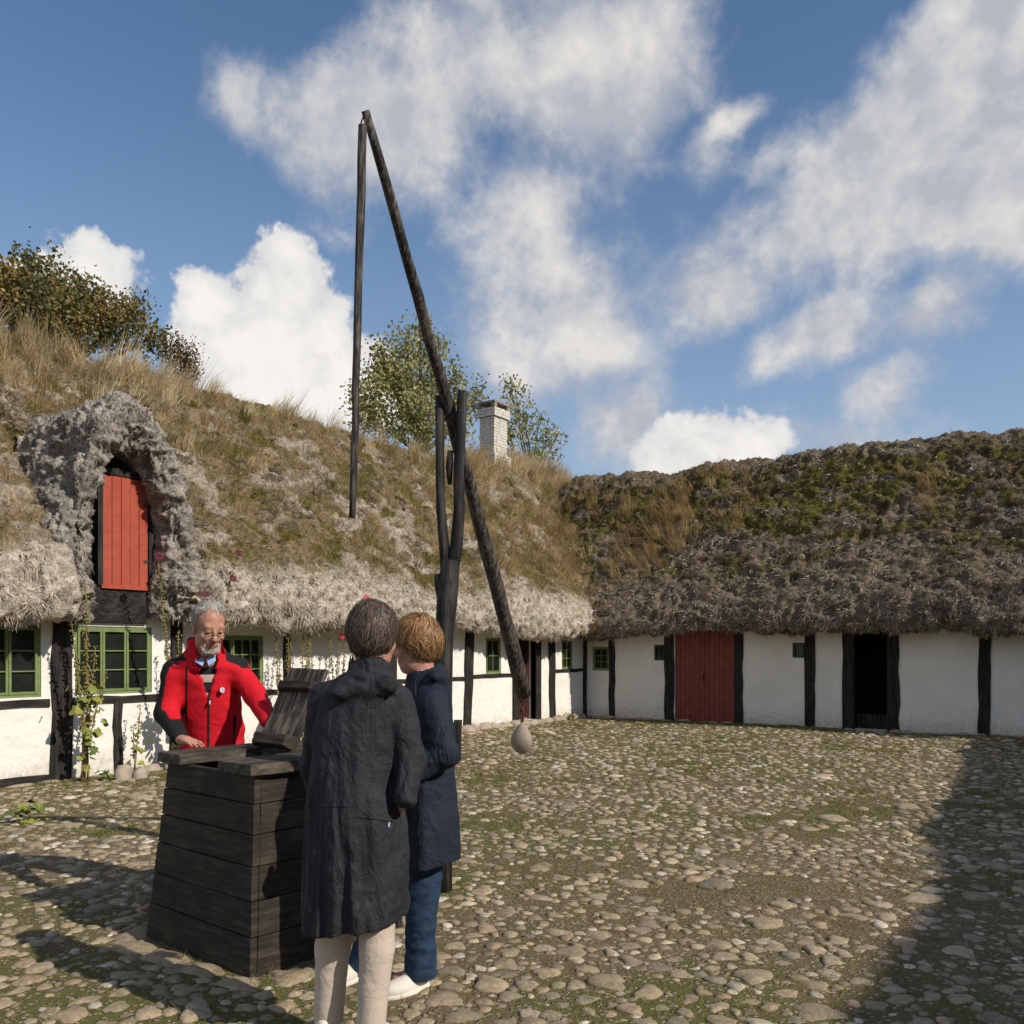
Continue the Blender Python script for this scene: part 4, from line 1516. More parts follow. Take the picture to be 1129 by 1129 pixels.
make_well()
rk = random.Random(5)
k = 0
for side in range(4):
    n_ = 4
    for i in range(n_):
        me = found_meshes[k % 5]
        u_ = -.5 + (i + .5) / n_ * 1.1
        q = Matrix.Rotation(side * math.pi / 2, 3, 'Z') @ Vector((u_, -.565, 0))
        o = link('cobblestone', bpy.data.meshes['cobblestone'], None, GROUND)
        o.location = WELL_C + q + Vector((0, 0, -.015))
        o.scale = (rk.uniform(.12, .17), rk.uniform(.08, .1), rk.uniform(.035, .05))
        o.rotation_euler = (0, 0, side * math.pi / 2)
        k += 1

# ------------------------------------------------------------------ the well sweep


def make_sweep():
    zb = 5.45
    base = PX(487, 718 + 1.5 * FPX / zb, zb)
    root = thing('well_sweep', 'tall black forked post carrying a long slanting well sweep beam', 'well sweep', base)
    off = cdir(.936, -.353)
    m = MB()

    def s(px, py, d=0.0):
        return PX(px, py, zb) + off * d
    u_ = zb / FPX
    m.tube([s(486, 990), s(487, 940), s(489, 850), s(488, 780), s(489, 720), s(491, 680), s(494, 645), s(497, 618)], [13 * u_, 12 * u_, 11 * u_, 10.5 * u_, 10.5 * u_, 11 * u_, 11.5 * u_, 10 * u_], 14, jit=.05, seed=1)
    m.tube([s(496, 640), s(502, 600, .01), s(503, 560, .02), s(501.5, 520, .025), s(503, 480, .03), s(505, 432, .03)], [8 * u_, 6.8 * u_, 6.3 * u_, 5.8 * u_, 5.6 * u_, 5.2 * u_], 12, jit=.06, seed=2)
    m.tube([s(493, 640), s(491, 600, -.01), s(490, 560, -.025), s(490.5, 510, -.035), s(490.5, 470, -.035), s(490, 436, -.035)], [7 * u_, 5.6 * u_, 5.2 * u_, 5 * u_, 4.8 * u_, 4.6 * u_], 12, jit=.06, seed=3)
    m.tube([s(488, 655), s(484, 645), s(483, 633)], [7 * u_, 5.5 * u_, 4.5 * u_], 9, jit=.06, seed=4)
    m.build('forked_post', M_POLE, root, smooth=True)
    T, E = PX(403, 122, 4.54), PX(578.5, 766, 6.75)
    b = MB()
    path, rad = [], []
    rs = random.Random(9)
    for i in range(17):
        t = i / 16
        q = T.lerp(E, t) + Vector((0, 0, .05 * math.sin(t * math.pi))) + Vector((rs.uniform(-.006, .006), rs.uniform(-.006, .006), 0))
        path.append(q)
        rad.append(.024 + .037 * t + rs.uniform(-.003, .003))
    b.tube(path, rad, 14, jit=.035, seed=6)
    b.build('beam', M_POLEW, root, smooth=True)
    pn = MB()
    c = PX(497.5, 462, 5.50)
    pn.tube([c - off * .10, c + off * .10], .012, 8)
    pn.build('pivot_pin', M_IRON, root, smooth=True)
    w = MB()
    w.tube([s(496.5, 534, -.004), s(496, 515, -.004), s(497, 497, -.004)], [2.5 * u_, 4.2 * u_, 3.2 * u_], 8)
    w.build('wedge', M_POLE, root, smooth=True)
    # hanging bucket pole
    R0, R1 = PX(400, 139, 4.53), PX(388.5, 571, 4.53)
    rod = thing('bucket_pole', 'thin weathered pole hanging from the tip of the well sweep', 'pole', R1)
    r = MB()
    path = [R0.lerp(R1, i / 12) + Vector((rs.uniform(-.003, .003), rs.uniform(-.003, .003), 0)) for i in range(13)]
    r.tube(path, [.023 - .005 * i / 12 + rs.uniform(-.0012, .0012) for i in range(13)], 11, jit=.04, seed=12)
    r.build('pole', M_POLEW, rod, smooth=True)
    lk = MB()
    top = PX(403, 130, 4.53)
    lk.tube([R0 + Vector((0, 0, -.04)), R0 + Vector((-.012, 0, .025)), R0.lerp(top, .6) + Vector((0, 0, .035)), top + Vector((0, 0, .01)), R0 + Vector((.012, .0, .0)), R0 + Vector((.005, 0, -.04))], .004, 6)
    lk.build('wire_loop', M_IRON, rod, smooth=True)
    # counterweight
    S0 = PX(574.5, 832, 6.75)
    st = thing('counterweight_stone', 'egg-shaped granite counterweight stone hanging on a chain from the beam', 'stone', S0)
    nseg, nr = 18, 12
    g = MB()
    vs, fs = [], []
    hgt = 36 * 6.75 / FPX
    for i in range(nr + 1):
        t = i / nr
        prof = math.sin(math.pi * t) ** .62 * (1.0 - .42 * t ** 1.7) * .098
        for k_ in range(nseg):
            a_ = k_ * 2 * math.pi / nseg
            wob = 1 + .05 * math.sin(2 * a_ + 1 + 2 * t) + .03 * math.sin(3 * a_ + 5 * t)
            vs.append(S0 + Vector((math.cos(a_) * prof * wob + .01 * t, math.sin(a_) * prof * wob * .9, t * hgt)))
    for i in range(nr):
        for k_ in range(nseg):
            k2 = (k_ + 1) % nseg
            fs.append((i * nseg + k_, i * nseg + k2, (i + 1) * nseg + k2, (i + 1) * nseg + k_))
    g.add(vs, fs).build('boulder', M_ROCK, st, smooth=True)
    top = S0 + Vector((.01, 0, hgt))
    end = PX(575, 762, 6.74)
    n_ = 5
    for i in range(n_):
        c0 = top.lerp(end, i / n_) - Vector((0, 0, .012))
        c1 = top.lerp(end, (i + 1) / n_) + Vector((0, 0, .012))
        ax = Vector((1, 0, 0)) if i % 2 else Vector((0, 1, 0))
        mid = (c0 + c1) / 2
        hh = (c1 - c0).length / 2
        ring = [mid + ax * math.cos(a_) * .014 + Vector((0, 0, 1)) * math.sin(a_) * hh for a_ in np.linspace(0, 2 * math.pi, 13)]
        MB().tube(ring, .0055, 6, cap=False).build('chain_link', M_IRON, st, smooth=True)


make_sweep()
sp_ = Vector((2.62, -8.05, 0))
sk = thing('timber_stake', 'short square black timber stake standing behind the navy-coated person', 'stake', sp_)
wobbly_beam(sp_ + Vector((0, 0, -.1)), sp_ + Vector((.0, .01, .56)), cdir(.055, 0), cdir(0, .055), seg=4, amp=.004, seed=3).build('post', M_TAR, sk, bevel=.005)
wobbly_beam(sp_ + cdir(-.10, .02, .06), sp_ + cdir(-.10, .02, .54), cdir(.045, 0), cdir(0, .03), seg=3, amp=.003, seed=5).build('board', M_TAR, sk, bevel=.005)

# ------------------------------------------------------------------ hollyhocks and small plants along the house


def leaf_mesh(name, m_, lobes=5):
    n_ = 20
    vs = [(0, 0, 0)]
    for k_ in range(n_):
        a_ = k_ * 2 * math.pi / n_
        r = .78 + .22 * math.cos(lobes * a_ + math.pi) + (.0 if abs(a_ - math.pi) > .3 else -.45)
        vs.append((r * math.cos(a_), r * math.sin(a_), .16 * math.cos(2 * a_) - .12 * r))
    me = bpy.data.meshes.new(name)
    me.from_pydata(vs, [], [(0, 1 + k_, 1 + (k_ + 1) % n_) for k_ in range(n_)])
    me.materials.append(m_)
    return me


def flower_mesh(name, m_):
    vs, fs = [], []
    for k_ in range(6):
        a_ = k_ * math.pi / 3
        b = len(vs)
        for (r, w, z) in ((.12, 0, 0), (.6, -.34, .28), (1.0, -.26, .42), (1.08, 0, .40), (1.0, .26, .46), (.6, .34, .3)):
            vs.append((r * math.cos(a_) - w * math.sin(a_), r * math.sin(a_) + w * math.cos(a_), z + .02 * (k_ % 2)))
        fs.append(tuple(range(b, b + 6)))
    me = bpy.data.meshes.new(name)
    me.from_pydata(vs, [], fs)
    me.materials.append(m_)
    return me


LEAF_ME = [leaf_mesh('leaf', M_HLEAF), leaf_mesh('leaf', M_HDARK), leaf_mesh('leaf', M_HLEAF, 3)]
FLOW_ME = [flower_mesh('flower', M_PETAL), flower_mesh('flower', M_PETALD)]


def hollyhock(base, stems, leaves, flowers, label, seed, lsize=.075, lz=(.1, .8), spread=.22):
    """stems: (dy, ztop, dx); flowers: (stem, t, which)"""
    rnd = random.Random(seed)
    root = thing('hollyhock', label, 'plant', base, 'hollyhocks along the farmhouse wall')
    B = Vector(base)
    pods = MB()
    paths = []
    for (dy, zt, dx) in stems:
        b0 = B + Vector((rnd.uniform(-.05, .05), rnd.uniform(-.07, .07), 0))
        tip = B + Vector((dx, dy, zt))
        c1 = b0.lerp(tip, .4) + Vector((rnd.uniform(0, .06), rnd.uniform(-.05, .05), 0))
        path = []
        for i in range(11):
            t = i / 10
            path.append(b0 * (1 - t) ** 2 + c1 * 2 * t * (1 - t) + tip * t * t)
        paths.append(path)
        MB().tube(path, [.0125 - .008 * i / 10 for i in range(11)], 6).build('stem', M_STEM, root, smooth=True)
        nn = int(zt * 52)
        for i in range(nn):
            t = rnd.uniform(.36, 1.0)
            q = path[min(int(t * 10), 9)].lerp(path[min(int(t * 10) + 1, 10)], t * 10 % 1)
            a_ = rnd.uniform(0, 6.28)
            r = rnd.uniform(.010, .022) * (1.25 - .5 * t)
            c = q + Vector((math.cos(a_), math.sin(a_), rnd.uniform(-.2, .6))) * rnd.uniform(.012, .036)
            pods.add([c + Vector(v) * r for v in ((1, 0, 0), (0, 1, 0), (-1, 0, 0), (0, -1, 0), (0, 0, 1.2), (0, 0, -1))],
                     [(0, 1, 4), (1, 2, 4), (2, 3, 4), (3, 0, 4), (1, 0, 5), (2, 1, 5), (3, 2, 5), (0, 3, 5)])
    if pods.v:
        tag(pods.build('seed_pods', M_POD, root, smooth=True), kind='stuff')
    for i in range(int(leaves * 1.5)):
        pth = paths[rnd.randrange(len(paths))]
        z = rnd.uniform(*lz)
        q = min(pth, key=lambda v: abs(v.z - B.z - z))
        a_ = rnd.uniform(-1.3, 1.3)
        d = Vector((math.cos(a_), math.sin(a_), rnd.uniform(-.1, .25))) * rnd.uniform(.04, spread)
        if q.x + d.x < .06:
            d.x = .06 - q.x + .02
        o = link('leaf', LEAF_ME[rnd.choice((0, 0, 1, 2))], None, root)
        o.location = Vector((q.x, q.y, B.z + z)) + d - B
        s = lsize * rnd.uniform(.6, 1.25)
        o.scale = (s, s, s)
        o.rotation_euler = (rnd.uniform(-.7, .7), rnd.uniform(.3, 1.35), a_ + rnd.uniform(-.5, .5))
    for (si, t, w) in flowers:
        q = paths[si][min(int(t * 10), 10)]
        o = link('flower', FLOW_ME[w], None, root)
        o.location = q + Vector((.03, 0, 0)) - B
        s = .052
        o.scale = (s, s, s)
        o.rotation_euler = (0, 1.2, rnd.uniform(-.4, .2))


hollyhock((.30, -11.98, 0), [(-.12, 2.25, .22), (.12, 1.55, .0), (-.28, 1.95, .18), (.02, 1.3, .02), (.24, 1.25, 0), (-.05, 1.75, .1)], 22, [], 'withered hollyhock clump climbing the thick post between the two left windows', 1, .07, (.1, 1.1))
hollyhock((.28, -11.42, 0), [(.05, .62, 0), (.14, .85, 0)], 4, [], 'small thin hollyhock seedling stalks left of the short post under the window', 2, .05, (.1, .5))
hollyhock((.30, -10.78, 0), [(-.55, 2.62, .40), (-.1, 1.75, .15)], 12, [(0, 1.0, 1)], 'tall hollyhock leaning across the red hatch with one dark flower', 3, .10, (.25, 1.0), .2)
hollyhock((.34, -10.55, 0), [(.32, 2.75, .40), (-.15, 2.2, .36)], 5, [(0, 1.0, 1), (0, .93, 1), (1, 1.0, 1)], 'tall hollyhock with dark red flowers beside the man', 4, .07, (.6, 1.5), .16)
hollyhock((.30, -9.16, 0), [(.05, 1.85, .12), (-.14, 1.72, .08), (.16, 1.65, .04), (0, 1.4, 0)], 18, [], 'leafy hollyhock with yellowing leaves right of the small-paned window', 5, .09, (.2, 1.0), .24)
hollyhock((.30, -8.72, 0), [(.0, 1.9, .1), (.08, 1.72, .06), (-.09, 1.78, .08), (.03, 1.5, .03)], 20, [(0, 1.0, 0)], 'dense brown hollyhock in front of the thin post behind the well lid', 6, .085, (.2, 1.05), .2)
hollyhock((.32, -8.15, 0), [(.05, 1.72, .08), (.30, 2.3, .35), (-.12, 1.7, .06), (.18, 1.85, .1)], 10, [(0, 1.0, 0), (1, 1.0, 0)], 'hollyhock with a bright pink flower right of the propped well lid', 7, .08, (.3, .9), .2)
hollyhock((.32, -7.75, 0), [(.02, 1.68, .04), (.16, 1.62, .04)], 8, [], 'slender pale hollyhock stalks against the white wall beside the dark-haired person', 8, .07, (.3, .9), .2)


def low_plant(base, n_, size, label, seed):
    rnd = random.Random(seed)
    root = thing('leafy_plant', label, 'plant', base)
    for i in range(n_):
        a_ = rnd.uniform(0, 6.28)
        r = rnd.uniform(.02, size)
        o = link('leaf', LEAF_ME[rnd.choice((0, 1, 1, 0))], None, root)
        o.location = (math.cos(a_) * r, math.sin(a_) * r, rnd.uniform(.03, size * .8))
        s = rnd.uniform(.03, .055)
        o.scale = (s, s, s)
        o.rotation_euler = (rnd.uniform(-.5, .5), rnd.uniform(-.2, .8), a_)


q = cw(-3.95, 6.95)
low_plant((q.x - .6, q.y + .35, 0), 26, .22, 'low bright green leafy weed in the cobbles at far left', 11)
low_plant((.42, -11.75, 0), 22, .16, 'low green leaves around two stones at the foot of the hollyhock', 12)
low_plant((.25, -1.05, 0), 16, .14, 'small green weed at the wall foot under the farthest window', 13)
for i, (x_, y_, r_, lb) in enumerate(((.52, -11.66, .105, 'larger round pale stone lying under the hollyhock clump'), (.60, -11.50, .08, 'smaller pale stone leaning against the larger round one'))):
    v_, f_ = dome(14, 4, 700 + i)
    me = bpy.data.meshes.new('field_stone')
    me.from_pydata([tuple(c) for c in v_], [], [tuple(c) for c in f_])
    me.polygons.foreach_set('use_smooth', [True] * len(f_))
    me.materials.append(M_FOUND)
    o = link('field_stone', me, None, None, (x_, y_, .03))
    o.scale = (r_, r_ * 1.1, r_ * 1.35)
    tag(o, lb, 'stone', 'loose stones by the wall')

# ------------------------------------------------------------------ people: smooth bodies from blended limbs


class Body:
    """implicit surface on a grid: limbs blended smoothly, meshed as one continuous skin"""
    def __init__(s, lo, hi, h):
        s.lo, s.h = np.array(lo, float), h
        s.n = (np.ceil((np.array(hi) - s.lo) / h)).astype(int) + 1
        s.f = np.full(s.n, .25, np.float32)

    def _sl(s, lo, hi, mg):
        a = np.clip(np.floor((np.array(lo) - mg - s.lo) / s.h).astype(int), 0, s.n)
        b = np.clip(np.ceil((np.array(hi) + mg - s.lo) / s.h).astype(int) + 1, 0, s.n)
        if np.any(b <= a):
            return None, None
        ax = [s.lo[i] + np.arange(a[i], b[i]) * s.h for i in range(3)]
        P = np.stack(np.meshgrid(*ax, indexing='ij'), -1)
        return tuple(slice(a[i], b[i]) for i in range(3)), P

    def _op(s, sl, d, k, cut):
        g = s.f[sl]
        if cut:
            d = -d
            hh = np.clip(.5 - .5 * (d - g) / k, 0, 1) if k else None
            s.f[sl] = np.maximum(g, d) if not k else (d * (1 - hh) + g * hh) + k * hh * (1 - hh)
        elif not k:
            s.f[sl] = np.minimum(g, d)
        else:
            hh = np.clip(.5 + .5 * (g - d) / k, 0, 1)
            s.f[sl] = d * hh + g * (1 - hh) - k * hh * (1 - hh)

    def cap(s, p0, p1, r0, r1=None, k=.02, cut=False, flat=None):
        r1 = r0 if r1 is None else r1
        p0, p1 = np.array(p0), np.array(p1)
        m = max(r0, r1)
        sl, P = s._sl(np.minimum(p0, p1) - m, np.maximum(p0, p1) + m, k + 3 * s.h)
        if sl is None:
            return s
        d = p1 - p0
        t = np.clip(((P - p0) @ d) / max(d @ d, 1e-9), 0, 1)
        q = P - p0 - t[..., None] * d
        if flat is not None:
            ax, sc = np.array(flat[0]), flat[1]
            q = q + ax * ((q @ ax) * (sc - 1))[..., None]
        s._op(sl, (np.linalg.norm(q, axis=-1) - (r0 + (r1 - r0) * t)).astype(np.float32), k, cut)
        return s

    def chain(s, pts, rs_, k=.02):
        for i in range(len(pts) - 1):
            s.cap(pts[i], pts[i + 1], rs_[i], rs_[i + 1], k)
        return s

    def ell(s, c, r, axes=None, k=.02, cut=False):
        c = np.array(c)
        A = np.eye(3) if axes is None else np.array([list(a_) for a_ in axes])
        m = max(r)
        sl, P = s._sl(c - m, c + m, k + 3 * s.h)
        if sl is None:
            return s
        q = (P - c) @ A.T
        r = np.array(r)
        k0 = np.linalg.norm(q / r, axis=-1)
        k1 = np.linalg.norm(q / (r * r), axis=-1)
        d = np.where(k1 > 1e-6, k0 * (k0 - 1) / np.maximum(k1, 1e-6), -min(r))
        s._op(sl, d.astype(np.float32), k, cut)
        return s

    def loft(s, rows, right, fwd, k=.02, fold=None, cut=False):
        """rows: (centre xyz, half-width along right, half-depth along fwd), rising z"""
        Z = np.array([r_[0][2] for r_ in rows])
        cx, cy = np.array([r_[0][0] for r_ in rows]), np.array([r_[0][1] for r_ in rows])
        ra, rb = np.array([r_[1] for r_ in rows]), np.array([r_[2] for r_ in rows])
        m = max(ra.max(), rb.max()) * 1.1
        sl, P = s._sl((cx.min() - m, cy.min() - m, Z[0]), (cx.max() + m, cy.max() + m, Z[-1]), k + 3 * s.h)
        z = np.clip(P[..., 2], Z[0], Z[-1])
        ax, ay = P[..., 0] - np.interp(z, Z, cx), P[..., 1] - np.interp(z, Z, cy)
        u_ = ax * right[0] + ay * right[1]
        v_ = ax * fwd[0] + ay * fwd[1]
        A_, B_ = np.interp(z, Z, ra), np.interp(z, Z, rb)
        if fold is not None:
            g = fold(np.arctan2(v_, u_), z)
            A_, B_ = A_ + g, B_ + g
        e = np.sqrt((u_ / A_) ** 2 + (v_ / B_) ** 2)
        d = (e - 1) * np.minimum(A_, B_) * np.where(e > 1e-6, 1, 1)
        d = np.maximum(d, np.abs(P[..., 2] - (Z[0] + Z[-1]) / 2) - (Z[-1] - Z[0]) / 2)
        s._op(sl, d.astype(np.float32), k, cut)
        return s

    def plane_cut(s, pt, nrm):
        """keep the side the normal points away from"""
        sl, P = s._sl(s.lo, s.lo + s.n * s.h, 0)
        s.f[sl] = np.maximum(s.f[sl], ((P - np.array(pt)) @ np.array(nrm)).astype(np.float32))
        return s

    def wrinkle(s, fn, band=.03):
        idx = np.argwhere(np.abs(s.f) < band)
        P = s.lo + idx * s.h
        s.f[tuple(idx.T)] += fn(P).astype(np.float32)
        return s

    def mesh(s):
        f = s.f
        f[0], f[-1], f[:, 0], f[:, -1], f[:, :, 0], f[:, :, -1] = (.02,) * 6
        ins = f < 0
        sh = tuple(x - 1 for x in f.shape)
        cnt = np.zeros(sh, np.int8)
        offs = [(a_, b, c) for a_ in (0, 1) for b in (0, 1) for c in (0, 1)]
        for o_ in offs:
            cnt += ins[o_[0]:o_[0] + sh[0], o_[1]:o_[1] + sh[1], o_[2]:o_[2] + sh[2]]
        idx = np.argwhere((cnt > 0) & (cnt < 8))
        acc = np.zeros((len(idx), 3))
        num = np.zeros(len(idx))
        for o_ in offs:
            for ax in range(3):
                if o_[ax] == 1:
                    continue
                o2 = list(o_)
                o2[ax] = 1
                fa = f[tuple((idx + o_).T)]
                fb = f[tuple((idx + o2).T)]
                cr = (fa < 0) != (fb < 0)
                t = np.where(cr, fa / np.where(fa == fb, 1, fa - fb), 0)
                p_ = np.repeat(np.array(o_, float)[None], len(idx), 0)
                p_[:, ax] += t
                acc += p_ * cr[:, None]
                num += cr
        V = s.lo + (idx + acc / num[:, None]) * s.h
        vid = np.full(sh, -1, np.int32)
        vid[tuple(idx.T)] = np.arange(len(idx))
        F = []
        for ax in range(3):
            b_, c_ = [(1, 2), (2, 0), (0, 1)][ax]
            lo_i = [slice(None)] * 3
            hi_i = [slice(None)] * 3
            lo_i[ax], hi_i[ax] = slice(0, -1), slice(1, None)
            ch = ins[tuple(lo_i)] != ins[tuple(hi_i)]
            e = np.argwhere(ch)
            e = e[(e[:, b_] > 0) & (e[:, c_] > 0) & (e[:, b_] < sh[b_]) & (e[:, c_] < sh[c_])]
            fl = ins[tuple(e.T)]
            db, dc = np.zeros(3, int), np.zeros(3, int)
            db[b_], dc[c_] = 1, 1
            qd = np.stack([vid[tuple((e - db - dc).T)], vid[tuple((e - dc).T)], vid[tuple(e.T)], vid[tuple((e - db).T)]], -1)
            qd[~fl] = qd[~fl][:, ::-1]
            F.append(qd[(qd >= 0).all(1)])
        return V, np.concatenate(F)


def relax(V, F, it=2):
    """light smoothing of the grid steps"""
    for _ in range(it):
        acc = np.zeros_like(V)
        n_ = np.zeros(len(V))
        for a_, b in ((0, 1), (1, 2), (2, 3), (3, 0)):
            np.add.at(acc, F[:, a_], V[F[:, b]])
            np.add.at(acc, F[:, b], V[F[:, a_]])
            np.add.at(n_, F[:, a_], 1)
            np.add.at(n_, F[:, b], 1)
        V = V * .45 + acc / np.maximum(n_, 1)[:, None] * .55
    return V


def skin_mesh(name, B, m_, root, it=2):
    V, F = B.mesh()
    return mesh_np(name, relax(V, F, it), F, m_, root)


def cloth(name, base, var, rough=.85, bump=.25, bscale=90, spec=.2, vscale=5, crease=0.0, cs=(1, 1, .45)):
    """woven cloth: fine weave plus sharp creases where the stuff is thin"""
    def b(N, bs, P):
        c = N.mix(N.smooth(N.noise(P, vscale, 4, .6), .35, .65), base, var)
        N.t.links.new(c, bs.inputs['Base Color'])
        h = N.math('MULTIPLY', N.noise(P, bscale * 3, 2, .6), bump * .25)
        if crease:
            Q = N.n('ShaderNodeVectorMath', {0: P, 1: cs}, operation='MULTIPLY').outputs[0]
            r1 = N.math('ABSOLUTE', N.math('SUBTRACT', N.noise(Q, 11, 3, .5, .8), .5))
            r2 = N.math('ABSOLUTE', N.math('SUBTRACT', N.noise(P, 26, 3, .5, .6), .5))
            r = N.math('ADD', N.math('MULTIPLY', r1, 3.2 * crease), N.math('MULTIPLY', r2, .9 * crease))
            h = N.math('SUBTRACT', h, r)
        bb = N.n('ShaderNodeBump', {'Height': h, 'Strength': .75, 'Distance': .016})
        N.t.links.new(bb.outputs[0], bs.inputs['Normal'])
    return mat(name, rough=rough, spec=spec, build=b)


def skin_build(N, bs, P):
    f = N.noise(P, 38, 4, .6)
    c = N.mix(N.smooth(f, .35, .65), (.50, .27, .19), (.43, .20, .135))
    N.t.links.new(c, bs.inputs['Base Color'])
    bs.inputs['Subsurface Weight'].default_value = .08
    bs.inputs['Subsurface Radius'].default_value = (.012, .005, .003)


M_SKIN = mat('skin', rough=.55, spec=.35, build=skin_build)
M_COAT1 = cloth('charcoal_coat', (.027, .027, .033), (.021, .021, .026), .70, .5, 90, .22, crease=.9)
M_COAT2 = cloth('navy_coat', (.016, .023, .038), (.012, .018, .031), .72, .5, 90, .22, crease=.8)
M_PANTS = cloth('beige_trousers', (.56, .47, .395), (.51, .425, .355), .9, .2, 120, crease=.30, cs=(.8, .8, 1.0))
M_JEANS = cloth('denim', (.028, .055, .105), (.018, .036, .072), .9, .5, 160, vscale=22, crease=.4, cs=(.6, .6, 1.3))
M_DARKTR = cloth('dark_trousers', (.03, .03, .035), (.022, .022, .026), .9)
M_SHOE = cloth('white_canvas', (.72, .68, .60), (.62, .58, .50), .8, .15, 60)
M_BSHOE = cloth('black_leather', (.03, .027, .025), (.02, .018, .017), .5, .1)
M_REDJ = cloth('red_fleece', (.60, .012, .024), (.52, .009, .018), .85, .2, 160)
M_BLKJ = cloth('black_panel', (.018, .017, .018), (.012, .012, .013), .7, .2, 160)
M_SWEAT = None
M_LAV = cloth('lavender_collar', (.55, .38, .50), (.48, .33, .44), .9)
M_HAIRG = attr_mat('hair_strand', .55, .05, spec=.35)
M_LENS = mat('spectacle_wire', (.25, .23, .20), .35, metal=.8, var=(.2, .18, .15))
M_GLASS = None
M_EYE = mat('eye', (.03, .025, .02), .25, var=(.05, .04, .03))
M_BADGE = mat('badge', (.75, .75, .78), .6, var=(.25, .3, .5), vscale=160)
M_STRAP = cloth('blue_shirt', (.30, .42, .66), (.26, .36, .60), .8)


def sweat_build(N, bs, P):
    sep = N.n('ShaderNodeSeparateXYZ', {0: P})
    w = N.math('FRACT', N.math('MULTIPLY', sep.outputs[2], 1 / .105))
    st = N.math('GREATER_THAN', w, .58)
    c = N.mix(st, (.016, .018, .030), (.48, .40, .33))
    N.t.links.new(c, bs.inputs['Base Color'])


def jack_build(N, bs, P):
    a = N.n('ShaderNodeVertexColor', layer_name='Col')
    sp = N.n('ShaderNodeSeparateColor', {0: a.outputs[0]})
    f = N.smooth(sp.outputs[0], .47, .53)
    w = N.noise(P, 6, 4, .6)
    red = N.mix(N.smooth(w, .35, .65), (.62, .013, .026), (.54, .009, .018))
    N.t.links.new(N.mix(f, red, (.016, .015, .016)), bs.inputs['Base Color'])
    r1 = N.math('ABSOLUTE', N.math('SUBTRACT', N.noise(P, 10, 3, .5, .6), .5))
    b = N.n('ShaderNodeBump', {'Height': N.math('SUBTRACT', N.math('MULTIPLY', N.noise(P, 260, 3, .6), .12), N.math('MULTIPLY', r1, 1.6)), 'Strength': .6, 'Distance': .014})
    N.t.links.new(b.outputs[0], bs.inputs['Normal'])


M_JACK = mat('red_black_jacket', rough=.85, spec=.2, build=jack_build)
M_SWEAT = mat('striped_sweater', rough=.9, build=sweat_build)


def V3(*a_):
    return Vector(a_)


def head(B, c, fwd, up, s=1.0, female=False):
    fwd, up = fwd.normalized(), up.normalized()
    up = (up - fwd * up.dot(fwd)).normalized()
    rt = fwd.cross(up)
    ax = (rt, fwd, up)

    def q(r_, f_, u_):
        return c + (rt * r_ + fwd * f_ + up * u_) * s
    B.ell(q(0, -.012, .025), (.074 * s, .094 * s, .098 * s), ax, .01)
    B.ell(q(0, .018, -.045), (.060 * s, .074 * s, .082 * s), ax, .025)
    B.ell(q(0, .055, -.108), (.030 * s, .026 * s, .024 * s), ax, .03)
    B.cap(q(-.04, .015, -.095), q(.04, .015, -.095), .024 * s, k=.03)
    B.cap(q(-.034, .070, .022), q(.034, .070, .022), .015 * s, k=.015)
    for sd_ in (-1, 1):
        B.ell(q(sd_ * .040, .062, -.035), (.022 * s, .02 * s, .022 * s), ax, .02)
        B.ell(q(sd_ * .031, .092, -.002), (.017 * s, .014 * s, .011 * s), ax, .008, cut=True)
        B.ell(q(sd_ * .031, .074, -.002), (.014 * s, .0135 * s, .012 * s), ax, .004)
        B.ell(q(sd_ * .075, -.006, -.018), (.010 * s, .020 * s, .032 * s), ax, .006)
    B.cap(q(0, .085, .008), q(0, .109, -.036), .009 * s, .0135 * s, .01)
    B.ell(q(-.011, .098, -.040), (.009 * s, .01 * s, .008 * s), ax, .006)
    B.ell(q(.011, .098, -.040), (.009 * s, .01 * s, .008 * s), ax, .006)
    B.cap(q(-.02, .083, -.068), q(.02, .083, -.068), .0085 * s, k=.008)
    B.cap(q(-.017, .081, -.080), q(.017, .081, -.080), .0085 * s, k=.008)
    return q, ax


def hand(B, wrist, d, nrm, s=1.0, curl=.35, right=True):
    """palm and five fingers; d = towards the finger tips, nrm = back of the hand"""
    d = d.normalized()
    nrm = (nrm - d * nrm.dot(d)).normalized()
    side = d.cross(nrm) * (1 if right else -1)      # towards the little finger side
    pc = wrist + d * .05 * s
    B.cap(wrist, pc, .024 * s, .026 * s, .015)
    for t in (-.026, -.009, .009, .025):
        B.cap(pc + side * t * s * .7 - d * .02 * s, pc + (side * t + d * .035) * s, .014 * s, .0115 * s, .012)
    for t, L_ in ((-.029, .070), (-.0095, .080), (.010, .074), (.028, .058)):
        k0 = pc + (side * t + d * .035) * s
        k1 = k0 + (d * .5 * L_ * math.cos(curl * .5) - nrm * .5 * L_ * math.sin(curl * .5) + side * t * .12) * s
        k2 = k1 + (d * .5 * L_ * math.cos(curl * 1.7) - nrm * .5 * L_ * math.sin(curl * 1.7)) * s
        B.cap(k0, k1, .0092 * s, .0085 * s, .004)
        B.cap(k1, k2, .0085 * s, .0070 * s, .003)
    t0 = wrist + (d * .022 - side * .024) * s
    t1 = t0 + (d * .030 - side * .024 - nrm * .006) * s
    t2 = t1 + (d * .028 - side * .006 - nrm * .010) * s
    B.cap(t0, t1, .0125 * s, .010 * s, .01)
    B.cap(t1, t2, .010 * s, .008 * s, .004)


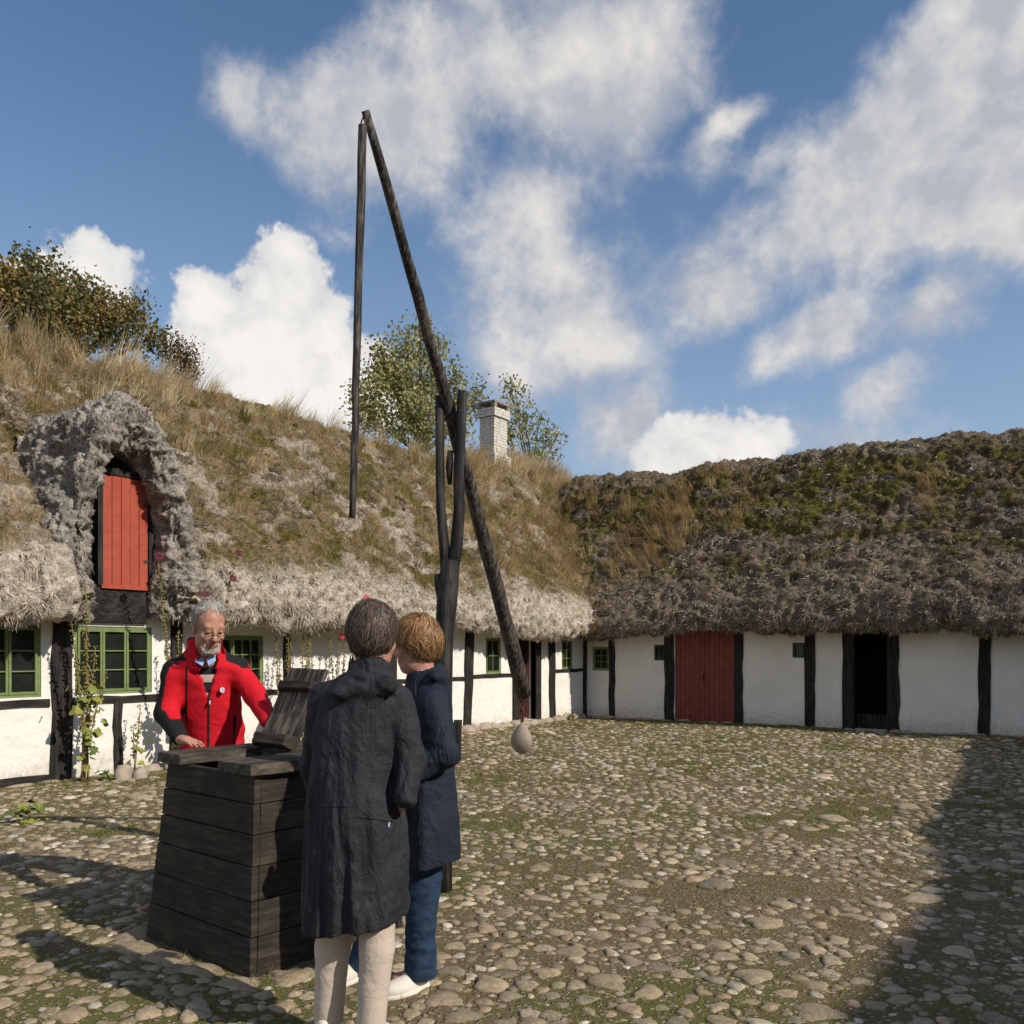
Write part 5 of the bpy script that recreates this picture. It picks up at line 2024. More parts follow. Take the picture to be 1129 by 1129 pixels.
def hair_strands(c, ax, s, rs, n, keep, flow, L, W, pal, rad=(.080, .104, .110), off=(0, -.012, .025), jitter=.35, puff=.012):
    rt, fw, up = (np.array(a_) for a_ in ax)
    M_ = np.stack([rt, fw, up])
    d = unit(rs.normal(0, 1, (n * 4, 3)))
    d = d[keep(d)][:n]
    n = len(d)
    r = np.array(rad) * s
    o_ = np.array(off) * s
    nrm = unit(d / r)
    lock = np.stack([fbm(d + 9 * k_, 3.2, 2, 60 + k_) for k_ in range(3)], -1)
    t = flow(d) + lock * .8 + rs.normal(0, jitter, (n, 3))
    t = unit(t - nrm * np.sum(t * nrm, -1, keepdims=True))
    lift = (rs.uniform(0, puff, n) ** 1.0 + .012 * np.clip(fbm(d * 2.2, 1.6, 2, 5), -.6, 1))[:, None] * s
    K = 4
    ln = rs.uniform(*L, n) * s
    w = rs.uniform(*W, n) * s
    p_ = d.copy()
    vs = []
    wav = rs.uniform(0, 6.28, n)
    fly = np.where(rs.rand(n) < .16, rs.uniform(.004, .018, n), 0)[:, None] * s
    for i in range(K + 1):
        pos = p_ * r + nrm * (lift + .004 * s * math.sin(i * 1.3) + fly * (i / K) ** 2) + o_
        sd_ = unit(np.cross(t, nrm) + rs.normal(0, .15, (n, 3)))
        ww = (w * (1 - (i / K) ** 2 * .8) * .5)[:, None]
        vs.append(pos - sd_ * ww)
        vs.append(pos + sd_ * ww)
        st = (ln / K)[:, None] / r.mean()
        p_ = unit(p_ + t * st)
        nrm = unit(p_ / r)
        t = t + np.cross(nrm, t) * (.22 * np.sin(wav + i * 1.3))[:, None]
        t = unit(t - nrm * np.sum(t * nrm, -1, keepdims=True))
    V = np.stack(vs, 1)
    base = (np.arange(n) * (K + 1) * 2)[:, None, None]
    qd = np.array([[2 * i, 2 * i + 1, 2 * i + 3, 2 * i + 2] for i in range(K)])[None]
    F = (base + qd).reshape(-1, 4)
    C = pal[rs.randint(len(pal), size=n)] * rs.uniform(.7, 1.25, n)[:, None]
    W3 = V.reshape(-1, 3) @ M_ + np.array(c)
    return W3, F, np.repeat(C, (K + 1) * 2, 0)


def hair(root, c, ax, s, seed, n, keep, flow, L, pal, cap_keep, rad=(.080, .104, .110), puff=.012, W=(.006, .012), jitter=.35, name='hair'):
    rs = np.random.RandomState(seed)
    v, f, col = hair_strands(c, ax, s, rs, n, keep, flow, L, W, pal, rad, jitter=jitter, puff=puff)
    # under-cap following the skull
    nu, nv = 40, 24
    uu, vv = np.meshgrid(np.linspace(0, 2 * math.pi, nu, endpoint=False), np.linspace(-1.2, 1.57, nv), indexing='ij')
    d = np.stack([np.cos(uu) * np.cos(vv), np.sin(uu) * np.cos(vv), np.sin(vv)], -1)
    rr = np.array(rad) * s * (.975 + .05 * fbm(d * 2.2, 1.6, 2, 5))[..., None]
    P = (d * rr + np.array((0, -.012, .025)) * s) @ np.stack([np.array(a_) for a_ in ax]) + np.array(c)
    i = np.arange(nu * nv).reshape(nu, nv)
    F2 = np.stack([i[:, :-1], np.roll(i, -1, 0)[:, :-1], np.roll(i, -1, 0)[:, 1:], i[:, 1:]], -1)
    kp = cap_keep(d)
    fk = kp[:, :-1] & kp[:, 1:] & np.roll(kp, -1, 0)[:, :-1] & np.roll(kp, -1, 0)[:, 1:]
    F2 = F2[fk]
    V, F, C = merge([(v, f, col), (P.reshape(-1, 3), F2, np.repeat(pal[:1] * .75, nu * nv, 0))])
    return mesh_np(name, V, F, M_HAIRG, root, C)


def shoe(root, heel, toe, m_, sole=None, s=1.0):
    """low shoe from heel to toe, on the ground"""
    heel, toe = Vector(heel), Vector(toe)
    heel.z = toe.z = 0
    d = (toe - heel).normalized()
    sd_ = Vector((d.y, -d.x, 0))
    L_ = (toe - heel).length
    lo, hi = np.minimum(heel, toe) - .1, np.maximum(heel, toe) + .1
    B = Body((lo[0], lo[1], -.02), (hi[0], hi[1], .16), .006)
    z = V3(0, 0, 1)
    ax = (sd_, d, z)
    B.ell(heel + d * .06 + z * .055, (.038, .07, .055), ax, .02)
    B.ell(heel + d * L_ * .62 + z * .035, (.046, L_ * .36, .042), ax, .03)
    B.ell(heel + d * .06 + z * .095, (.034, .045, .03), ax, .02)
    B.plane_cut(heel + z * .004, (0, 0, -1))
    o = skin_mesh('shoe', B, m_, root)
    Bs = Body((lo[0], lo[1], -.02), (hi[0], hi[1], .06), .006)
    Bs.ell(heel + d * .07 + z * .012, (.043, .078, .03), ax, .02)
    Bs.ell(heel + d * L_ * .6 + z * .012, (.050, L_ * .41, .03), ax, .03)
    Bs.plane_cut(heel + z * .0, (0, 0, -1))
    Bs.plane_cut(heel + z * .024, (0, 0, 1))
    skin_mesh('sole', Bs, sole or m_, o, 1)
    for t_ in (.36, .46, .56):
        c_ = heel + d * L_ * t_ + z * (.098 - t_ * .05)
        MB().tube([c_ - sd_ * .026 - z * .008, c_ + z * .002 + d * .006, c_ + sd_ * .026 - z * .008], .0035, 5).build('lace', m_, o, smooth=True)
    return o


def frame_of(cx_, cz_):
    f_ = cdir(cx_, cz_).normalized()
    return f_, V3(f_.y, -f_.x, 0)


# ---- man in the red jacket, behind the well


def make_man():
    rs = np.random.RandomState(1)
    ft = cw(-1.79, 5.24)
    root = thing('person', 'person in red and black jacket with glasses and white beard, leaning over the well', 'person', ft)
    fw, rt = frame_of(.36, -.93)
    up = V3(0, 0, 1)
    Hc = PX(231, 690, 4.96)
    hf = cdir(.60, -.80, -.42).normalized()
    hs = 1.10
    Rs, Ls = PX(193, 741, 5.06), PX(261, 737, 5.16)
    Re, Le = PX(184, 786, 5.02), PX(281, 766, 5.10)
    Rw, Lw = PX(199, 816, 4.80), PX(297, 795, 4.86)
    Rw.z = 1.015
    pel = cw(-1.80, 5.24, .95)
    nb = PX(226, 718, 5.06)
    B = Body((ft.x - .45, ft.y - .55, -.02), (ft.x + .75, ft.y + .45, 1.86), .0066)
    q, ax = head(B, Hc, hf, up, hs)
    B.cap(q(0, -.02, -.07), nb - V3(0, 0, .04), .055, .062, .03)
    B.loft([(pel - V3(0, 0, .08), .15, .11), (pel + V3(0, 0, .1), .145, .105), (cw(-1.80, 5.17, 1.30), .165, .12), (cw(-1.80, 5.12, 1.44), .12, .085)], rt, fw, .05)
    B.cap(Rs, Ls, .055, k=.05)
    B.chain([Rs, Re, Rw], [.048, .040, .027], .03)
    B.chain([Ls, Le, Lw], [.048, .040, .027], .03)
    fing = cdir(.62, -.42, -.06)
    hand(B, Rw, fing, V3(0, 0, 1), 1.06, .22, True)
    hand(B, Lw, cdir(.55, -.75, -.25), cdir(-.5, -.5, .7), 1.0, .5, False)
    for sd_ in (-1, 1):
        hip = pel + rt * sd_ * .09 - V3(0, 0, .06)
        foot = V3(hip.x, hip.y, .09) - fw * .05
        B.chain([hip, (hip + foot) / 2 + fw * .02, foot], [.085, .058, .042], .03)
        B.cap(foot - V3(0, 0, .04), foot + fw * .12 - V3(0, 0, .045), .04, .032, .02)
    skin_mesh('body', B, M_SKIN, root)
    # jacket
    J = Body((ft.x - .5, ft.y - .6, .78), (ft.x + .8, ft.y + .5, 1.72), .0075)
    rows = [(pel - V3(0, 0, .14), .185, .150), (pel + V3(0, 0, .05), .185, .150), (cw(-1.80, 5.19, 1.18), .180, .148), (cw(-1.80, 5.15, 1.34), .190, .145), (cw(-1.80, 5.12, 1.43), .165, .12), (cw(-1.80, 5.10, 1.50), .105, .095)]
    J.loft(rows, rt, fw, .03)
    J.cap(Rs + V3(0, 0, -.01), nb - V3(0, 0, .05), .068, .075, .05)
    J.cap(Ls + V3(0, 0, -.01), nb - V3(0, 0, .05), .068, .075, .05)
    J.chain([Rs, Re, Rw - (Rw - Re).normalized() * .03], [.072, .064, .048], .03)
    J.chain([Ls, Le, Lw - (Lw - Le).normalized() * .02], [.072, .064, .050], .03)
    # standing collar, open at the throat
    cb_, ctop = nb - V3(0, 0, .06), nb + V3(0, 0, .045) - fw * .02
    J.cap(cb_, ctop, .096, .100, .02)
    J.cap(cb_ - V3(0, 0, .02), ctop + V3(0, 0, .08), .075, .088, .006, cut=True)
    # open front: narrow V down to the zip
    for zz, w in ((1.50, .062), (1.44, .052), (1.38, .042), (1.32, .030), (1.27, .018)):
        c = cw(-1.80, 5.14, zz) + fw * .17
        J.ell(c, (w, .10, .05), (rt, fw, up), .006, cut=True)

    def wr(P):
        n1 = fbm(P * np.array([1, 1, 1.6]), 9, 2, 77)
        return n1 * .006 + .003 * np.sin(P[:, 2] * 70 + 6 * fbm(P, 5, 2, 78)) * sstep(np.abs(P[:, 2] - 1.15), .0, .3)
    J.wrinkle(wr)
    V, F = J.mesh()
    V = relax(V, F, 2)
    ctr = V
    fn = np.cross(V[F[:, 1]] - V[F[:, 0]], V[F[:, 2]] - V[F[:, 0]])
    nr = np.zeros_like(V)
    for k_ in range(4):
        np.add.at(nr, F[:, k_], fn)
    nr = unit(nr)
    for _ in range(3):
        nr = unit(relax(nr, F, 1))
    rta, fwa = np.array(rt), np.array(fw)

    def seg_d(p0, p1):
        p0, p1 = np.array(p0), np.array(p1)
        d = p1 - p0
        t = np.clip(((ctr - p0) @ d) / (d @ d), 0, 1)
        return np.linalg.norm(ctr - p0 - t[:, None] * d, axis=1)
    mid = np.array(cw(-1.80, 5.15))
    lat = (ctr - mid) @ rta
    dr_, dl_ = np.minimum(seg_d(Rs, Re), seg_d(Re, Rw)), np.minimum(seg_d(Ls, Le), seg_d(Le, Lw))
    dist = np.abs(lat)

    def both(*a_):
        return np.minimum.reduce(a_)
    front = (ctr - mid) @ fwa - .03
    m_ = both((.095 - dr_) * 10, (lat - .11) * 10, np.maximum(nr @ rta + .05 - .75 * (nr @ fwa), (1.12 - ctr[:, 2]) * 6))
    m_ = np.maximum(m_, both((.095 - dl_) * 10, (-.13 - lat) * 10, -(nr @ rta) - .80, (1.40 - ctr[:, 2]) * 8))
    m_ = np.maximum(m_, both(nr[:, 2] - .42, (ctr[:, 2] - 1.40) * 10, (dist - .095) * 10))
    m_ = np.maximum(m_, both(front * 20, (.0075 - np.abs(lat)) * 60, (1.30 - ctr[:, 2]) * 10))
    m_ = np.maximum(m_, both(front * 20, (.010 - np.abs(lat + .150)) * 60, (1.12 - ctr[:, 2]) * 10))
    m_ = np.maximum(m_, both(front * 20, (.006 - np.abs(lat - .120)) * 60, (1.42 - ctr[:, 2]) * 10))
    msk = np.clip(.5 + m_ * 1.5, 0, 1)
    o = mesh_np('jacket', V, F, M_JACK, root, np.repeat(msk[:, None], 3, 1))
    SW = Body((ft.x - .35, ft.y - .45, .95), (ft.x + .45, ft.y + .35, 1.56), .008)
    SW.loft([(pel + V3(0, 0, .05), .165, .130), (cw(-1.80, 5.19, 1.18), .160, .130), (cw(-1.80, 5.15, 1.34), .165, .128), (cw(-1.80, 5.12, 1.43), .13, .105), (cw(-1.80, 5.10, 1.475), .082, .082)], rt, fw, .02)
    skin_mesh('sweater', SW, M_SWEAT, root)
    CL = MB()
    for sd_ in (-1, 1):
        a0 = nb + fw * .085 - V3(0, 0, .045) + rt * sd_ * .004
        CL.add([a0, a0 + rt * sd_ * .05 + V3(0, 0, .03) - fw * .02, a0 + rt * sd_ * .052 - V3(0, 0, .012) + fw * .01, a0 + rt * sd_ * .012 - V3(0, 0, .04) + fw * .02], [(0, 1, 2, 3)])
    s_ = CL.build('shirt_collar', M_STRAP, root)
    sm = s_.modifiers.new('thick', 'SOLIDIFY')
    sm.thickness = .006
    T = Body((ft.x - .35, ft.y - .4, .06), (ft.x + .4, ft.y + .35, 1.05), .011)
    for sd_ in (-1, 1):
        hip = pel + rt * sd_ * .085 - V3(0, 0, .06)
        foot = V3(hip.x, hip.y, .10) - fw * .05
        T.chain([hip, (hip + foot) / 2 + fw * .02, foot], [.105, .08, .068], .03)
    T.loft([(pel - V3(0, 0, .1), .16, .13), (pel + V3(0, 0, .06), .16, .125)], rt, fw, .04)
    skin_mesh('trousers', T, M_DARKTR, root)
    for sd_ in (-1, 1):
        hip = pel + rt * sd_ * .085
        h0 = V3(hip.x, hip.y, 0) - fw * .11
        shoe(root, h0, h0 + fw * .26, M_BSHOE)
    b = MB()
    bc = cw(-1.80, 5.15, 1.275) + fw * .148 - rt * .075
    ring = [bc + rt * math.cos(a_) * .014 + V3(0, 0, 1) * math.sin(a_) * .017 for a_ in np.arange(14) * 2 * math.pi / 14]
    b.add([x + fw * .004 for x in ring] + [x - fw * .02 for x in ring], [tuple(range(14))] + [(i, (i + 1) % 14, 14 + (i + 1) % 14, 14 + i) for i in range(14)])
    b.build('badge', M_BADGE, root)
    z0 = MB()
    zc = cw(-1.80, 5.17, 1.215) + fw * .152
    z0.box((-.004, -.004, -.02), (.004, .008, .0), fr=lambda p_: zc + rt * p_[0] + fw * p_[1] + V3(0, 0, p_[2]))
    z0.build('zip_pull', M_BADGE, root)
    # spectacles
    g = MB()
    for sd_ in (-1, 1):
        c = q(sd_ * .032, .108, -.006)
        lp = [c + ax[0] * math.cos(a_) * .023 * hs + ax[2] * math.sin(a_) * .017 * hs - ax[1] * .006 * abs(math.cos(a_)) for a_ in np.linspace(0, 2 * math.pi, 17)]
        g.tube(lp, .0022, 5, cap=False)
        g.tube([q(sd_ * .056, .100, -.002), q(sd_ * .074, .06, -.004), q(sd_ * .080, -.005, -.006)], .0022, 5)
    g.tube([q(-.010, .110, -.002), q(0, .114, .002), q(.010, .110, -.002)], .002, 5)
    g.build('spectacles', M_LENS, root, smooth=True)
    for sd_ in (-1, 1):
        e = Body(np.array(q(sd_ * .031, .084, -.004)) - .03, np.array(q(sd_ * .031, .084, -.004)) + .03, .003)
        e.ell(q(sd_ * .031, .0815, -.006), (.011 * hs, .008 * hs, .0035 * hs), ax, .0)
        skin_mesh('eye', e, M_EYE, root, 0)
    pal = np.array([(.40, .36, .31), (.46, .42, .37), (.33, .30, .26), (.52, .48, .43)])

    def keep(d):
        return ((d[..., 1] < .30) & (d[..., 2] > -.30) & (d[..., 1] < .25 + .2 * d[..., 2])) | ((d[..., 2] > .72) & (d[..., 1] < .50))

    def flow(d):
        return np.stack([d[..., 0] * .5, -d[..., 1] * .1 - .6, -.5 + 0 * d[..., 0]], -1)
    hair(root, Hc, ax, hs, 5, 4000, keep, flow, (.03, .055), pal, keep, rad=(.077, .098, .103), puff=.007, W=(.0018, .004), jitter=.25)
    # short white beard and moustache
    palb = np.array([(.74, .69, .63), (.80, .76, .70), (.66, .60, .54)])
    n_ = 3200
    pts = np.stack([rs.uniform(-.052, .052, n_), np.zeros(n_), rs.uniform(-.135, -.048, n_)], -1)
    x_, z_ = pts[:, 0], pts[:, 2]
    ax_ = np.abs(x_)
    m1 = ((z_ < -.088) & (ax_ < .036 + (z_ + .135) * .3)) | ((np.abs(z_ + .056 + ax_ * .25) < .0085) & (ax_ < .034)) | ((ax_ > .026) & (ax_ < .038) & (z_ < -.06))
    pts = pts[m1]
    x_, z_ = pts[:, 0], pts[:, 2]
    y_ = .0855 - 8.0 * x_ ** 2 - np.where(z_ < -.112, (-.112 - z_) * 1.0, 0)
    Pp = np.array(Hc) + (x_[:, None] * np.array(ax[0]) + y_[:, None] * np.array(ax[1]) + z_[:, None] * np.array(ax[2])) * hs
    D = unit(np.array(ax[1]) * .35 - np.array(ax[2]) * .9 + rs.normal(0, .3, (len(x_), 3)))
    S = unit(np.cross(D, rs.normal(0, 1, (len(x_), 3))))
    v, f, k_ = ribbons(Pp - np.array(ax[1]) * .006, D, S, rs.uniform(.007, .014, len(x_)), rs.uniform(.003, .006, len(x_)), np.zeros((len(x_), 3)), 2)
    mesh_np('beard', v, f, M_HAIRG, root, np.repeat(palb[rs.randint(3, size=len(x_))] * rs.uniform(.75, 1.15, len(x_))[:, None], k_, 0))


make_man()

# ---- woman in the long charcoal coat, seen from behind


def make_charcoal():
    Zc = 3.30
    ft = cw(-.585, Zc)
    root = thing('person', 'person seen from behind in long charcoal hooded coat and beige trousers', 'person', ft)
    fw, rt = frame_of(.02, 1.0)
    up = V3(0, 0, 1)

    def p_(px, py, dz=0.0):
        return PX(px, py, Zc + dz)
    Hc = p_(413, 702, .02)
    hf = cdir(.62, .78, -.06).normalized()
    B = Body((ft.x - .5, ft.y - .5, -.02), (ft.x + .5, ft.y + .5, 1.74), .0092)
    q, ax = head(B, Hc, hf, up, .88, True)
    B.cap(q(0, -.02, -.07), p_(405, 752), .05, .058, .03)
    B.loft([(p_(391, 960), .14, .10), (p_(390, 870), .11, .085), (p_(395, 800), .12, .085), (p_(402, 765), .10, .065)], rt, fw, .03)
    Rs, Re, Rw = p_(438, 774, .01), p_(453, 838, -.02), p_(447, 882, -.09)
    Ls, Le, Lw = p_(358, 772, .04), p_(348, 845, .10), p_(356, 895, .26)
    B.cap(Rs, Ls, .05, k=.04)
    B.chain([Rs, Re, Rw], [.042, .036, .025], .03)
    B.chain([Ls, Le, Lw], [.042, .036, .025], .03)
    hand(B, Rw, cdir(-.35, .80, -.35), cdir(.9, .3, .1), .92, .5, True)
    hand(B, Lw, cdir(.3, .7, -.5), cdir(-.8, .2, .2), .95, .5, False)
    legs = [([p_(374, 945, .03), p_(367, 1045, .03), cw(-.705, 3.34, .09)], -1), ([p_(414, 945, -.02), p_(416, 1045, -.05), cw(-.525, 3.23, .09)], 1)]
    for L_, sd_ in legs:
        B.chain(L_, [.075, .052, .036], .03)
        B.cap(L_[2] - V3(0, 0, .04), L_[2] + fw * .12 - V3(0, 0, .05), .038, .03, .02)
    skin_mesh('body', B, M_SKIN, root)
    # coat
    C = Body((ft.x - .45, ft.y - .5, .40), (ft.x + .5, ft.y + .55, 1.60), .0072)

    def fold(ang, z):
        k_ = sstep(z, 1.20, .75)
        q3 = np.stack([np.cos(ang) * 2.2, np.sin(ang) * 2.2, z * 1.1], -1)
        return (fbm(q3, 1.3, 2, 91) * .030 + (.25 - np.abs(fbm(q3, 2.4, 2, 92))) * .026) * (.30 + .70 * k_)
    rows = [(p_(391, 1030), .198, .170), (p_(391, 950), .192, .160), (p_(390, 900), .182, .150), (p_(389, 850), .160, .132), (p_(394, 800), .162, .128), (p_(400, 772), .152, .112), (p_(403, 757), .115, .09), (p_(404, 745), .078, .075)]
    C.loft(rows, rt, fw, .02, fold)
    C.cap(Rs, p_(415, 758), .058, .06, .05)
    C.cap(Ls, p_(392, 758), .058, .06, .05)
    C.chain([Rs, Re, Rw + V3(0, 0, .012)], [.064, .058, .046], .010)
    C.chain([Ls, Le, Lw], [.064, .058, .046], .025)
    # standing collar and the limp hood on the shoulders
    C.cap(p_(404, 760, .02), p_(407, 738, .02), .078, .086, .02)
    C.cap(p_(405, 750, .02), p_(409, 715, .04), .062, .078, .006, cut=True)
    hup = (up * .9 - fw * .42).normalized()
    hfw = (fw * .9 + up * .42).normalized()
    C.ell(p_(401, 757, -.085), (.108, .042, .052), (rt, hfw, hup), .03)
    C.ell(p_(378, 764, -.105), (.050, .030, .036), (rt, hfw, hup), .02)
    C.ell(p_(424, 754, -.095), (.052, .032, .040), (rt, hfw, hup), .02)
    C.cap(p_(372, 742, -.085), p_(404, 752, -.135), .010, .012, .012, cut=True)
    C.cap(p_(404, 752, -.135), p_(436, 738, -.085), .012, .009, .012, cut=True)
    C.cap(p_(396, 756, -.145), p_(380, 777, -.125), .006, .004, .010, cut=True)
    # pleat and back vent
    C.cap(p_(381, 885, -.165), p_(378, 1040, -.185), .008, .030, .008, cut=True)
    C.cap(p_(374, 800, -.140), p_(377, 890, -.162), .004, .006, .008, cut=True)
    # hem, a little lower at the back left
    C.plane_cut(p_(362, 1022), (cdir(.16, 0) - V3(0, 0, 1)).normalized())

    def wr(P):
        vert = (.2 - np.abs(fbm(P * np.array([1, 1, .16]), 15, 2, 31))) * .010 * sstep(P[:, 2], 1.36, 1.20)
        cr = (.2 - np.abs(fbm(P, 10, 3, 33))) * .010
        slv = (.2 - np.abs(fbm(P * np.array([.7, .7, 1.7]), 12, 2, 34))) * .012 * sstep(P @ np.array(rt) - np.array(Re) @ np.array(rt), -.06, .0)
        hood = (.2 - np.abs(fbm(P, 16, 2, 35))) * .016 * sstep(P[:, 2], 1.29, 1.33)
        return -(vert + cr + slv + hood)
    C.wrinkle(wr)
    o = skin_mesh('coat', C, M_COAT1, root)
    # waist seam and zipped back pocket lie on the cloth
    VV = np.array([v_.co for v_ in o.data.vertices]) + np.array(root_loc(root))
    Xc = KX + VV[:, 0] * VX + VV[:, 1] * UX
    Zd = KZ + VV[:, 0] * VZ + VV[:, 1] * UZ
    pxs, pys = CX + FPX * Xc / Zd, HOR - FPX * (VV[:, 2] - HC) / Zd

    def surf(px, py):
        near_ = np.argsort((pxs - px) ** 2 + (pys - py) ** 2 + ((Zd > Zc) * 1e4))[:6]
        return Vector(VV[near_].mean(0)) - cdir(0, .0015)
    MB().tube([surf(x_, 889 + .3 * math.sin(x_)) for x_ in range(346, 394, 3)], .0018, 5).build('waist_seam', M_COAT1, o, smooth=True)
    MB().tube([surf(x_, 901 + (x_ - 394) * .12) for x_ in range(394, 434, 3)], .0024, 5).build('pocket_zip', M_BLKJ, o, smooth=True)
    zc_ = surf(429, 907)
    MB().box((-.003, -.004, -.014), (.003, .003, .003), fr=lambda v_: zc_ + rt * v_[0] + fw * v_[1] + V3(0, 0, v_[2])).build('zip_pull', M_BADGE, o)
    T = Body((ft.x - .4, ft.y - .4, .07), (ft.x + .4, ft.y + .4, .95), .0065)
    for L_, sd_ in legs:
        T.chain([L_[0], L_[1], L_[2]], [.088, .064, .055], .02)
    T.wrinkle(lambda P: -(.2 - np.abs(fbm(P * np.array([.45, .45, 1.5]), 14, 2, 41))) * .004 + fbm(P, 7, 2, 43) * .004)
    skin_mesh('trousers', T, M_PANTS, root)
    for L_, sd_ in legs:
        h0 = V3(L_[2].x, L_[2].y, 0) - fw * .07
        shoe(root, h0, h0 + fw * .25 + rt * sd_ * .03, M_SHOE)
    pal = np.array([(.085, .060, .044), (.12, .088, .066), (.062, .043, .032), (.17, .13, .10), (.095, .068, .05)])

    def keep(d):
        return (d[..., 1] < .42) & (d[..., 2] > -.86 + .35 * (d[..., 1] > 0)) | ((d[..., 2] > .55) & (d[..., 1] < .8))

    def flow(d):
        return np.stack([d[..., 0] * .6, d[..., 1] * .4 - .25, -.9 + .3 * d[..., 2]], -1)
    hair(root, Hc, ax, .88, 15, 8000, keep, flow, (.045, .085), pal, keep, rad=(.083, .098, .116), puff=.022, W=(.0018, .0042), jitter=.22)


make_charcoal()

# ---- woman in the navy coat, in profile


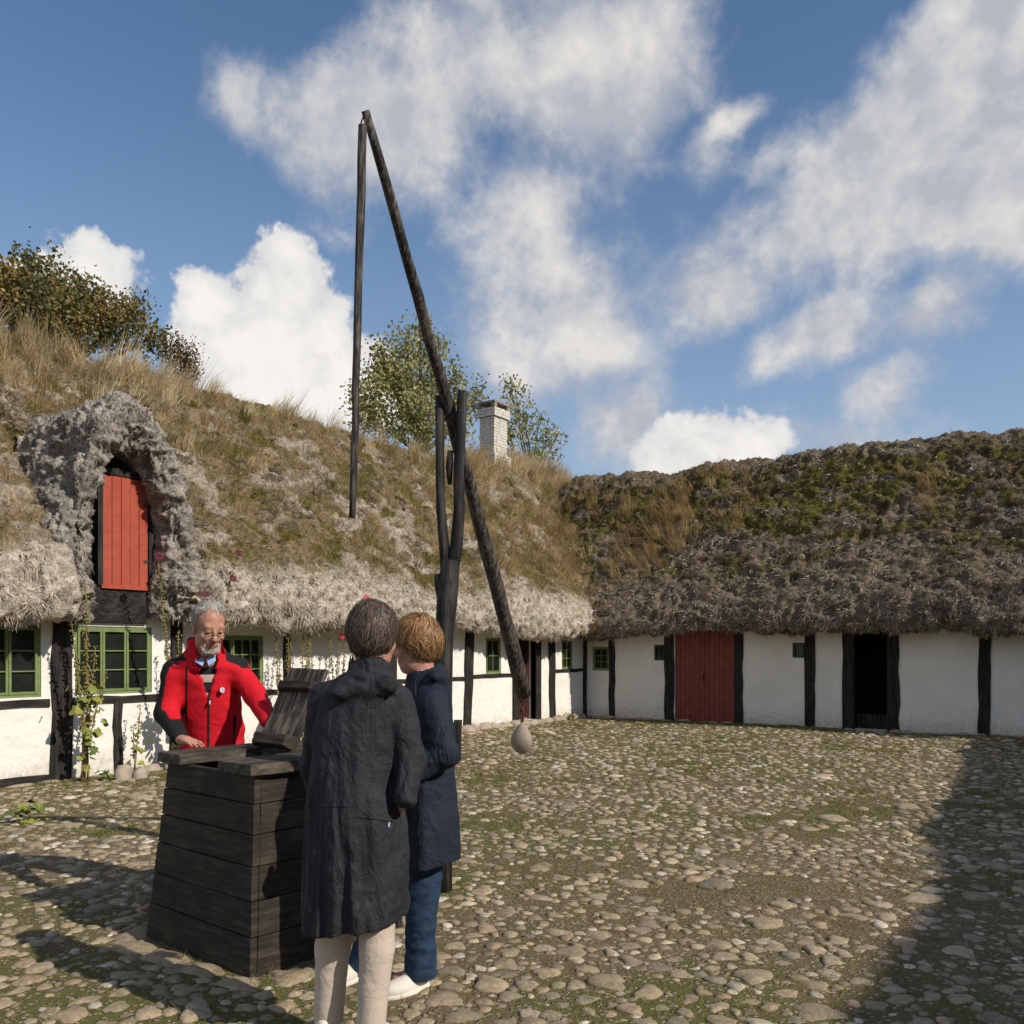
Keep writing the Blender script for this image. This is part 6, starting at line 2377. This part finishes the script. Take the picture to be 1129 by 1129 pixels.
def make_navy():
    Zc = 3.85
    ft = cw(-.43, Zc)
    root = thing('person', 'person in profile in navy hooded coat, jeans and white sneakers with ginger hair', 'person', ft)
    fw, rt = frame_of(-.985, -.10)
    up = V3(0, 0, 1)

    def p_(px, py, dz=0.0):
        return PX(px, py, Zc + dz)
    Hc = p_(458, 712, .0)
    hf = cdir(-.97, .16, -.08).normalized()
    hs = .91
    B = Body((ft.x - .6, ft.y - .5, -.02), (ft.x + .5, ft.y + .5, 1.72), .0088)
    q, ax = head(B, Hc, hf, up, hs, True)
    B.cap(q(0, -.02, -.07), p_(471, 760), .050, .06, .03)
    B.loft([(p_(468, 930), .15, .11), (p_(468, 860), .13, .09), (p_(469, 800), .13, .09), (p_(470, 765), .11, .07)], rt, fw, .03)
    Ls, Le, Lw = p_(477, 775, -.14), p_(490, 830, -.19), p_(456, 853, -.22)
    Rs, Re, Rw = p_(470, 775, .15), p_(474, 832, .20), p_(446, 852, .12)
    B.cap(Rs, Ls, .05, k=.04)
    B.chain([Rs, Re, Rw], [.042, .036, .025], .03)
    B.chain([Ls, Le, Lw], [.042, .036, .025], .03)
    hand(B, Lw, cdir(-.8, .35, -.1), cdir(-.2, -.9, .2), .95, .6, False)
    hand(B, Rw, cdir(-.8, -.3, -.1), cdir(-.2, .9, .2), .95, .6, True)
    legs = [([p_(466, 940, -.02), p_(464, 1005, -.03), cw(-.405, 3.86, .10)], 1), ([p_(456, 940, .1), p_(424, 1005, .12), cw(-.69, 3.99, .10)], -1)]
    for L_, sd_ in legs:
        B.chain(L_, [.08, .055, .038], .03)
        B.cap(L_[2] - V3(0, 0, .04), L_[2] + fw * .1 - V3(0, 0, .05), .038, .03, .02)
    skin_mesh('body', B, M_SKIN, root)
    C = Body((ft.x - .45, ft.y - .5, .50), (ft.x + .45, ft.y + .5, 1.56), .0072)

    def fold(ang, z):
        return (.007 * np.sin(ang * 6 + z * 3.0) + .005 * np.sin(ang * 11 + 1 - z * 2)) * sstep(z, 1.15, .7)
    rows = [(p_(471, 955), .205, .150), (p_(471, 900), .198, .140), (p_(469, 850), .182, .125), (p_(469, 800), .180, .125), (p_(470, 775), .16, .112), (p_(471, 758), .112, .098), (p_(471, 745), .08, .08)]
    C.loft(rows, rt, fw, .02, fold)
    C.cap(Ls, p_(472, 760, -.03), .058, .06, .05)
    C.cap(Rs, p_(470, 760, .03), .058, .06, .05)
    C.chain([Ls, Le, Lw], [.066, .062, .050], .022)
    C.chain([Rs, Re, Rw], [.064, .060, .048], .022)
    C.cap(p_(471, 762), p_(469, 747), .080, .082, .02)
    C.cap(p_(468, 750), p_(464, 715), .060, .078, .006, cut=True)
    for (x_, y_, dz, r_) in ((484, 742, .0, .040), (486, 748, -.07, .034), (486, 748, .07, .034), (479, 746, -.11, .026), (487, 757, 0, .045)):
        C.ell(p_(x_, y_, dz), (.05, .030, r_), (rt, fw, up), .022)
    C.plane_cut(p_(455, 950), (cdir(.11, 0) - V3(0, 0, 1)).normalized())

    def wr(P):
        return -(.2 - np.abs(fbm(P * np.array([1, 1, .7]), 9, 3, 53))) * .011 - (.2 - np.abs(fbm(P * np.array([.7, .7, 1.6]), 13, 2, 54))) * .018 * np.exp(-((P[:, 2] - np.array(Le)[2]) / .14) ** 2) + .003 * np.abs(fbm(P * np.array([1, 1, .25]), 20, 2, 55)) * sstep(P[:, 2], .72, .56)
    C.wrinkle(wr)
    o = skin_mesh('coat', C, M_COAT2, root)
    K = Body(np.array(p_(470, 750)) - .2, np.array(p_(470, 750)) + .2, .006)
    K.cap(p_(470, 754), p_(469, 743), .066, .070, .0)
    K.cap(p_(470, 760), p_(465, 715), .058, .068, .004, cut=True)
    K.cap(p_(470, 752) + fw * .12, p_(468, 738) + fw * .12, .09, .09, .004, cut=True)
    skin_mesh('shirt_collar', K, M_LAV, root, 1)
    cd = MB()
    c0 = q(.055, .03, -.15)
    cd.tube([p_(458, 752, -.11), p_(458, 762, -.135), p_(459, 772, -.145)], .003, 5)
    cd.build('drawcord', M_COAT1, o, smooth=True)
    T = Body((ft.x - .5, ft.y - .4, .05), (ft.x + .4, ft.y + .5, .85), .0065)
    for L_, sd_ in legs:
        L2 = L_[2] - V3(0, 0, .03)
        T.chain([L_[0], L_[1], L2], [.105, .068, .070], .02)
    T.wrinkle(lambda P: -(.2 - np.abs(fbm(P * np.array([.5, .5, 1.3]), 13, 2, 61))) * .012 + fbm(P, 9, 2, 63) * .004)
    skin_mesh('jeans', T, M_JEANS, root)
    d = cdir(-.72, -.69).normalized()
    h0 = cw(-.378, 3.90)
    shoe(root, h0, h0 + d * .245, M_SHOE)
    h1 = cw(-.675, 4.05)
    shoe(root, h1, h1 + cdir(-.55, -.83).normalized() * .245, M_SHOE)
    pal = np.array([(.30, .155, .06), (.24, .115, .045), (.38, .21, .09), (.17, .08, .035), (.46, .28, .14)])

    def keep(d_):
        x_, y_, z_ = d_[..., 0], d_[..., 1], d_[..., 2]
        return ((y_ < .30) & (z_ > -.62) & ~((y_ > -.12) & (z_ < -.22))) | ((z_ > .40) & (y_ < .84)) | ((z_ > .1) & (y_ < .5))

    def flow(d_):
        return np.stack([d_[..., 0] * .5, .25 - .75 * (d_[..., 2] < .2) * 1.0 + .5 * (d_[..., 2] > .3), -.85 + .2 * d_[..., 2]], -1)
    hair(root, Hc, ax, hs, 25, 8000, keep, flow, (.045, .085), pal, keep, rad=(.084, .101, .110), puff=.026, W=(.0018, .0042), jitter=.22)


make_navy()
